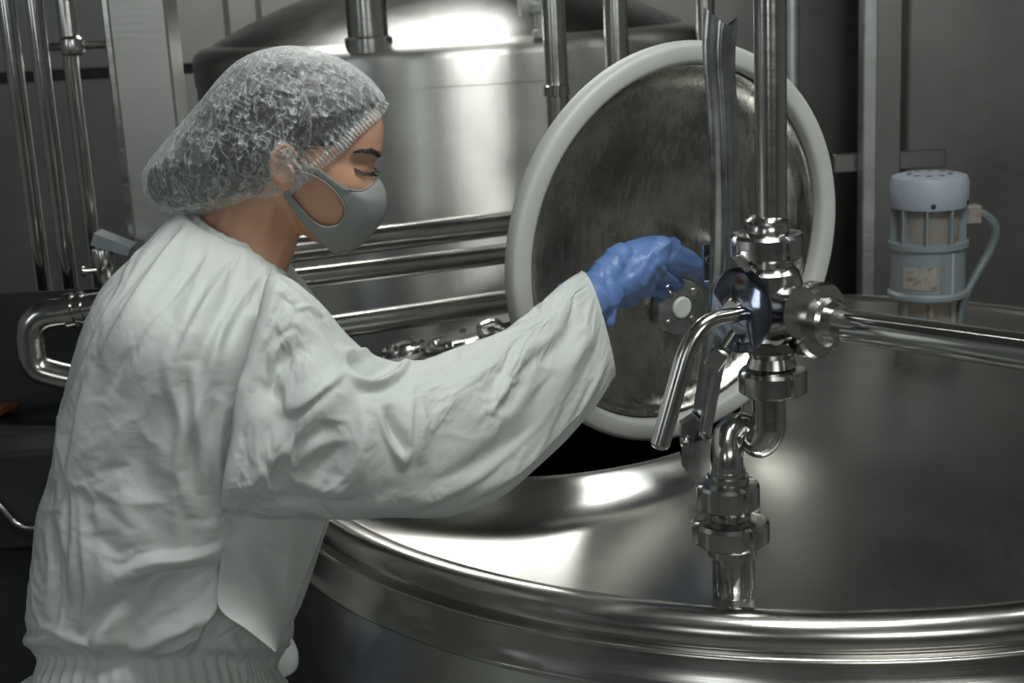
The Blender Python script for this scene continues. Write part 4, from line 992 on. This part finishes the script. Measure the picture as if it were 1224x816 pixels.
TORSO = [(240, 268, 312, 294, Y0, .050), (226, 252, 332, 299, Y0, .064), (212, 258, 338, 307, Y0, .075), (192, 272, 343, 318, Y0, .105), (167, 290, 350, 332, Y0, .145), (139, 315, 362, 350, Y0, .178), (116, 352, 388, 382, Y0, .198),
         (93, 420, 392, 425, Y0, .20), (80, 480, 400, 484, Y0, .20), (67, 545, 402, 542, Y0, .198), (56, 608, 392, 600, Y0, .195), (48, 655, 378, 650, Y0, .19), (44, 705, 362, 700, Y0, .185), (43, 750, 348, 742, Y0, .18), (50, 778, 338, 775, Y0, .172), (44, 790, 338, 792, Y0, .172), (24, 816, 340, 818, Y0, .18), (8, 870, 345, 872, Y0, .19), (5, 960, 340, 962, Y0, .195), (20, 1040, 330, 1040, Y0, .19)]
G = loft(TORSO, 230, 230, 2.25, ymix=1.0)
TS = [([(232, 262), (190, 320), (150, 380), (118, 440)], 4, 6, 10), ([(258, 290), (214, 350), (160, 420), (120, 480)], -5, 7, 12), ([(262, 300), (225, 340), (175, 400), (140, 470)], 5, 5, 12),
      ([(300, 292), (262, 340), (225, 400), (205, 470)], 5, 6, 14), ([(330, 312), (300, 345), (262, 400), (240, 470), (215, 540)], 6, 6, 14), ([(315, 335), (280, 385), (262, 430)], -5, 8, 8),
      ([(205, 400), (202, 450), (215, 500), (212, 560), (226, 620)], 5, 5, 12), ([(232, 430), (232, 480), (240, 540), (238, 590)], 6, 5, 10), ([(190, 470), (170, 540), (175, 600)], -4, 12, 16),
      ([(262, 470), (258, 540), (262, 600), (255, 648)], 5, 6, 9), ([(72, 520), (84, 600), (88, 660), (80, 740)], 4, 5, 10), ([(60, 610), (70, 680), (66, 750)], -3.5, 8, 8), ([(104, 430), (90, 520), (82, 580)], 4, 5, 12), ([(92, 590), (100, 640), (104, 700), (96, 760)], 3.5, 4, 9),
      ([(272, 650), (230, 664), (180, 668), (140, 690)], 8, 6, 20), ([(262, 668), (220, 682), (180, 700), (150, 740)], -8, 14, 10), ([(272, 688), (240, 725), (200, 752), (150, 790)], 10, 8, 12), ([(250, 740), (205, 770), (175, 795)], 7, 5, 8), ([(262, 720), (245, 760), (235, 795)], -7, 8, 10), ([(150, 720), (120, 760), (105, 800)], 5, 8, 12), ([(190, 700), (160, 745), (148, 790)], -5, 7, 10),
      ([(262, 610), (276, 640), (272, 680), (240, 735), (228, 790)], 7, 4, 5), ([(290, 640), (310, 690), (345, 735)], 5, 9, 14), ([(300, 740), (330, 700), (350, 650)], 4, 10, 10), ([(268, 760), (292, 790), (300, 815)], 5, 6, 8), ([(120, 640), (128, 690), (124, 740)], 3, 8, 14), ([(140, 560), (150, 620), (146, 670)], 2.5, 14, 20), ([(292, 618), (288, 670), (296, 720)], -4, 8, 8)]
def tnoise(G, x_, y_, f):
    q = np.stack([x_+.45*y_*(y_ < 500)+.45*500*(y_ >= 500), y_*.12, G[..., 1]*60], -1); seed = .0035*((1-np.abs(vnoise(q, .022, 40)))**3-.35)+.0012*vnoise(q, .05, 41)
    r1 = .35; r2 = .25; r3 = vnoise(G, 5.5, 3)
    top = np.clip((y_-262)/40, 0, 1)
    D = top*(.008*r3+seed)
    gz = np.exp(-((y_-(795+0*x_))/16)**2)
    ang = np.arctan2(G[..., 1]-Y0, G[..., 0]-G[..., 0].mean()); gath = np.sin(ang*70+.8*np.sin(ang*7))
    D = D*np.clip((800-y_)/20, .1, 1)+.0030*gath*np.clip((y_-782)/14, 0, 1)*np.clip((900-y_)/80, 0, 1)-.013*gz
    return D
def tpin(G, x_, y_):
    p = .05+0*y_; p = np.where(y_ < 268, 1, p); p = np.where(y_ > 775, .6, p); p = np.where(y_ > 830, 1, p); p[:5] = 1; p[-3:] = 1; return p
cov = finish(G, TS, tnoise, 'coverall', M['cloth'], person, cloth=tpin, sub=1, amp=1.9, ckw=dict(grow=-.03, gain=.7), label='white coverall with gathered waist')
# trousers and boots below the frame
for sgn in (-1, 1):
    rws = []
    Pp = smooth_path([np.array([lx, Y0+sgn*.085, .90]), np.array([lx+.01, Y0+sgn*.09, .7]), np.array([lx+.03, Y0+sgn*.10, .48]), np.array([lx, Y0+sgn*.105, .25]), np.array([lx-.02, Y0+sgn*.11, .09])], 8)
    V, Fc = tube(Pp, np.interp(np.linspace(0, 1, len(Pp)), [0, .3, .7, 1], [.115, .105, .09, .065])+.004*np.sin(np.arange(len(Pp))*1.9), 36); mesh_obj('trouser_leg', V, Fc, M['cloth'], person)
    f0 = Pp[-1]; Bm = MB(); Bm.add(*capsule(f0+[-.03, 0, -.035], f0+[.17, sgn*.01, -.045], .048, .042)); Bm.add(*capsule(f0+[-.01, 0, -.02], f0+[-.01, 0, .08], .05, .052))
    V, Nv, Fq = remesh(np.concatenate(Bm.v), Bm.f, .006, 3); V[:, 2] = np.maximum(V[:, 2], .002); mesh_obj('boot', V, Fq, M['boot'], person)
# near sleeve
SL = [(318, 336, 261, 606, 1.425, .030, 1.378), (330, 333, 268, 606, 1.424, .042, 1.385), (350, 340, 286, 606, 1.428, .055, 1.40), (374, 362, 312, 607, 1.434, .066, 1.42), (400, 396, 340, 608, 1.440, .074), (432, 428, 380, 608, 1.447, .080), (470, 444, 425, 608, 1.46, .080), (508, 444, 475, 606, 1.485, .076), (545, 430, 530, 602, 1.52, .072), (590, 404, 592, 582, 1.57, .068), (640, 366, 650, 541, 1.635, .062), (676, 335, 695, 495, 1.69, .057), (697, 325, 729, 453, 1.735, .050), (700, 327, 730, 447, 1.74, .049), (699, 333, 725, 443, 1.74, .044), (670, 348, 700, 448, 1.71, .035)]
G = loft(SL, 230, 170, 2.6, ymix=.85)
SS = [([(262, 540), (290, 470), (312, 410), (345, 362)], 5, 6, 16), ([(345, 345), (318, 400), (292, 460)], -4, 9, 9), ([(352, 372), (368, 368), (385, 380)], 3, 3, 4),
      ([(262, 585), (300, 570), (350, 520), (400, 470), (440, 440)], 8, 16, 26), ([(330, 500), (325, 460), (350, 420), (385, 400)], -9, 14, 18), ([(318, 490), (350, 485), (385, 462), (415, 440)], 7, 6, 12), ([(360, 395), (330, 420), (315, 465)], 5, 6, 10),
      ([(408, 440), (430, 458), (460, 458), (495, 434)], 8, 4, 7), ([(415, 425), (440, 445), (470, 440)], -7, 6, 6), ([(448, 420), (420, 424), (405, 410)], 5, 4, 6),
      ([(452, 470), (462, 510), (484, 550), (490, 490), (492, 450)], 4, 5, 6), ([(465, 480), (475, 520), (486, 540)], -7, 8, 7), ([(430, 470), (436, 510), (420, 560), (380, 600)], 6, 7, 18), ([(400, 500), (395, 540), (370, 580)], -6, 10, 14),
      ([(500, 470), (505, 510), (498, 555)], 4, 8, 10), ([(600, 450), (590, 480), (582, 495)], 4, 5, 9), ([(640, 392), (615, 430), (590, 480)], 5, 6, 12), ([(664, 362), (668, 400), (655, 440)], -2.5, 8, 12),
      ([(520, 590), (560, 560), (600, 530), (640, 500)], -6, 12, 16), ([(420, 610), (470, 600), (520, 590), (560, 570), (600, 540)], 5, 7, 10), ([(290, 610), (340, 596), (400, 600), (450, 596)], -4, 8, 10), ([(560, 590), (610, 560), (660, 520), (705, 480)], 4, 6, 9), ([(690, 340), (702, 390), (722, 440)], 2, 3, 8), ([(540, 440), (560, 470), (548, 520)], -4, 12, 16), ([(350, 560), (372, 540), (420, 520)], 4, 8, 12), ([(700, 400), (690, 430), (700, 460)], 2, 8, 8)]
def snoise(G, x_, y_, f):
    x2 = x_+45*vnoise(G, 7, 31); y2 = y_+30*vnoise(G, 7, 33)
    q = np.stack([x2*.6+y2*.8, (x2*.8-y2*.6)*.22, G[..., 1]*120], -1)
    r1 = (1-np.abs(vnoise(q, .016, 11)))**4; r2 = (1-np.abs(vnoise(q, .04, 5)))**5
    k = np.clip((730-x_)/60, .15, 1)*np.clip((x_-262)/60, .1, 1)
    return k*(.008*vnoise(G, 7, 8))
def spin(G, x_, y_):
    p = .05+0*y_; i = np.arange(G.shape[0])[:, None]+0*y_; p = np.where((i < 4) | (i > 215), 1, p); p = np.where((i > 205) & (i <= 215), .4, p); return p
finish(G, SS, snoise, 'sleeve', M['cloth'], cov, cloth=spin, sub=1, amp=1.7, ckw=dict(grow=-.04, gain=.75), capt=True, label='wide loose sleeve on the outstretched arm')
# far sleeve
Pp = smooth_path([at(262, 385, 1.70), sh2, (sh2+el2)/2+[0, .01, 0], el2, (el2+wr2)/2, at(312, 775, 1.79), at(318, 800, 1.79)], 12)
V, Fc = tube(Pp, np.interp(np.linspace(0, 1, len(Pp)), [0, .2, .6, .97, 1], [.055, .065, .065, .045, .03]), 48, cap=False); V = V+(vnoise(V, 16, 4)*.008)[:, None]; mesh_obj('sleeve', V, Fc, M['cloth'], cov)
# front flap of the coverall hanging below the near sleeve
Lf = cinterp([(262, 600, 1.43), (266, 640, 1.42), (262, 685, 1.408), (262, 726, 1.392), (295, 752, 1.392), (330, 779, 1.41)], 60); Rt = cinterp([(402, 590, 1.50), (385, 640, 1.50), (366, 690, 1.49), (349, 736, 1.48), (331, 780, 1.44)], 60)
rows = []
for k in np.linspace(0, 1, 50):
    p_ = Lf*(1-k)+Rt*k; yy_ = p_[:, 2]-.035*math.sin(k*PI)*np.linspace(1, .2, 60); rows.append(at_v(p_[:, 0], p_[:, 1], yy_))
Gf = np.array(rows); Vf_ = Gf.reshape(-1, 3); x_, y_ = proj(Vf_)
dd = folds(x_, y_, [([(270, 640), (300, 680), (335, 735)], 6, 8, 14), ([(300, 620), (322, 670), (335, 720)], -5, 12, 12), ([(350, 620), (348, 670), (340, 730)], 5, 8, 12), ([(285, 625), (330, 650), (370, 650)], 4, 8, 14)])
Vf_[:, 1] -= dd
o = mesh_obj('front_flap', Vf_, grid_faces(50, 60, wrap=False), M['cloth'], cov, sharp=None, label='pointed front flap of the coverall'); so = o.modifiers.new('t', 'SOLIDIFY'); so.thickness = .001
# stand-up collar
cl = []
for k, (a0, a1, bb) in enumerate((((226, 258), (333, 301), .064), ((229, 254), (334, 297), .0615), ((234, 250), (333, 294), .058), ((239, 252), (328, 294), .0545), ((242, 258), (322, 296), .052))):
    A0 = at(*a0, Y0); A1 = at(*a1, Y0); th = np.arange(160)/160*2*PI; c_ = (A0+A1)/2
    cl.append(c_+np.cos(th)[:, None]*(A1-A0)/2+np.sin(th)[:, None]*np.array([0, -1, .0])*bb+(np.sin(th*23)*.0008*(k < 3))[:, None]*np.array([0, 0, 1]))
mesh_obj('collar', np.concatenate(cl), grid_faces(5, 160), M['cloth'], cov, sharp=None, label='narrow folded collar band')
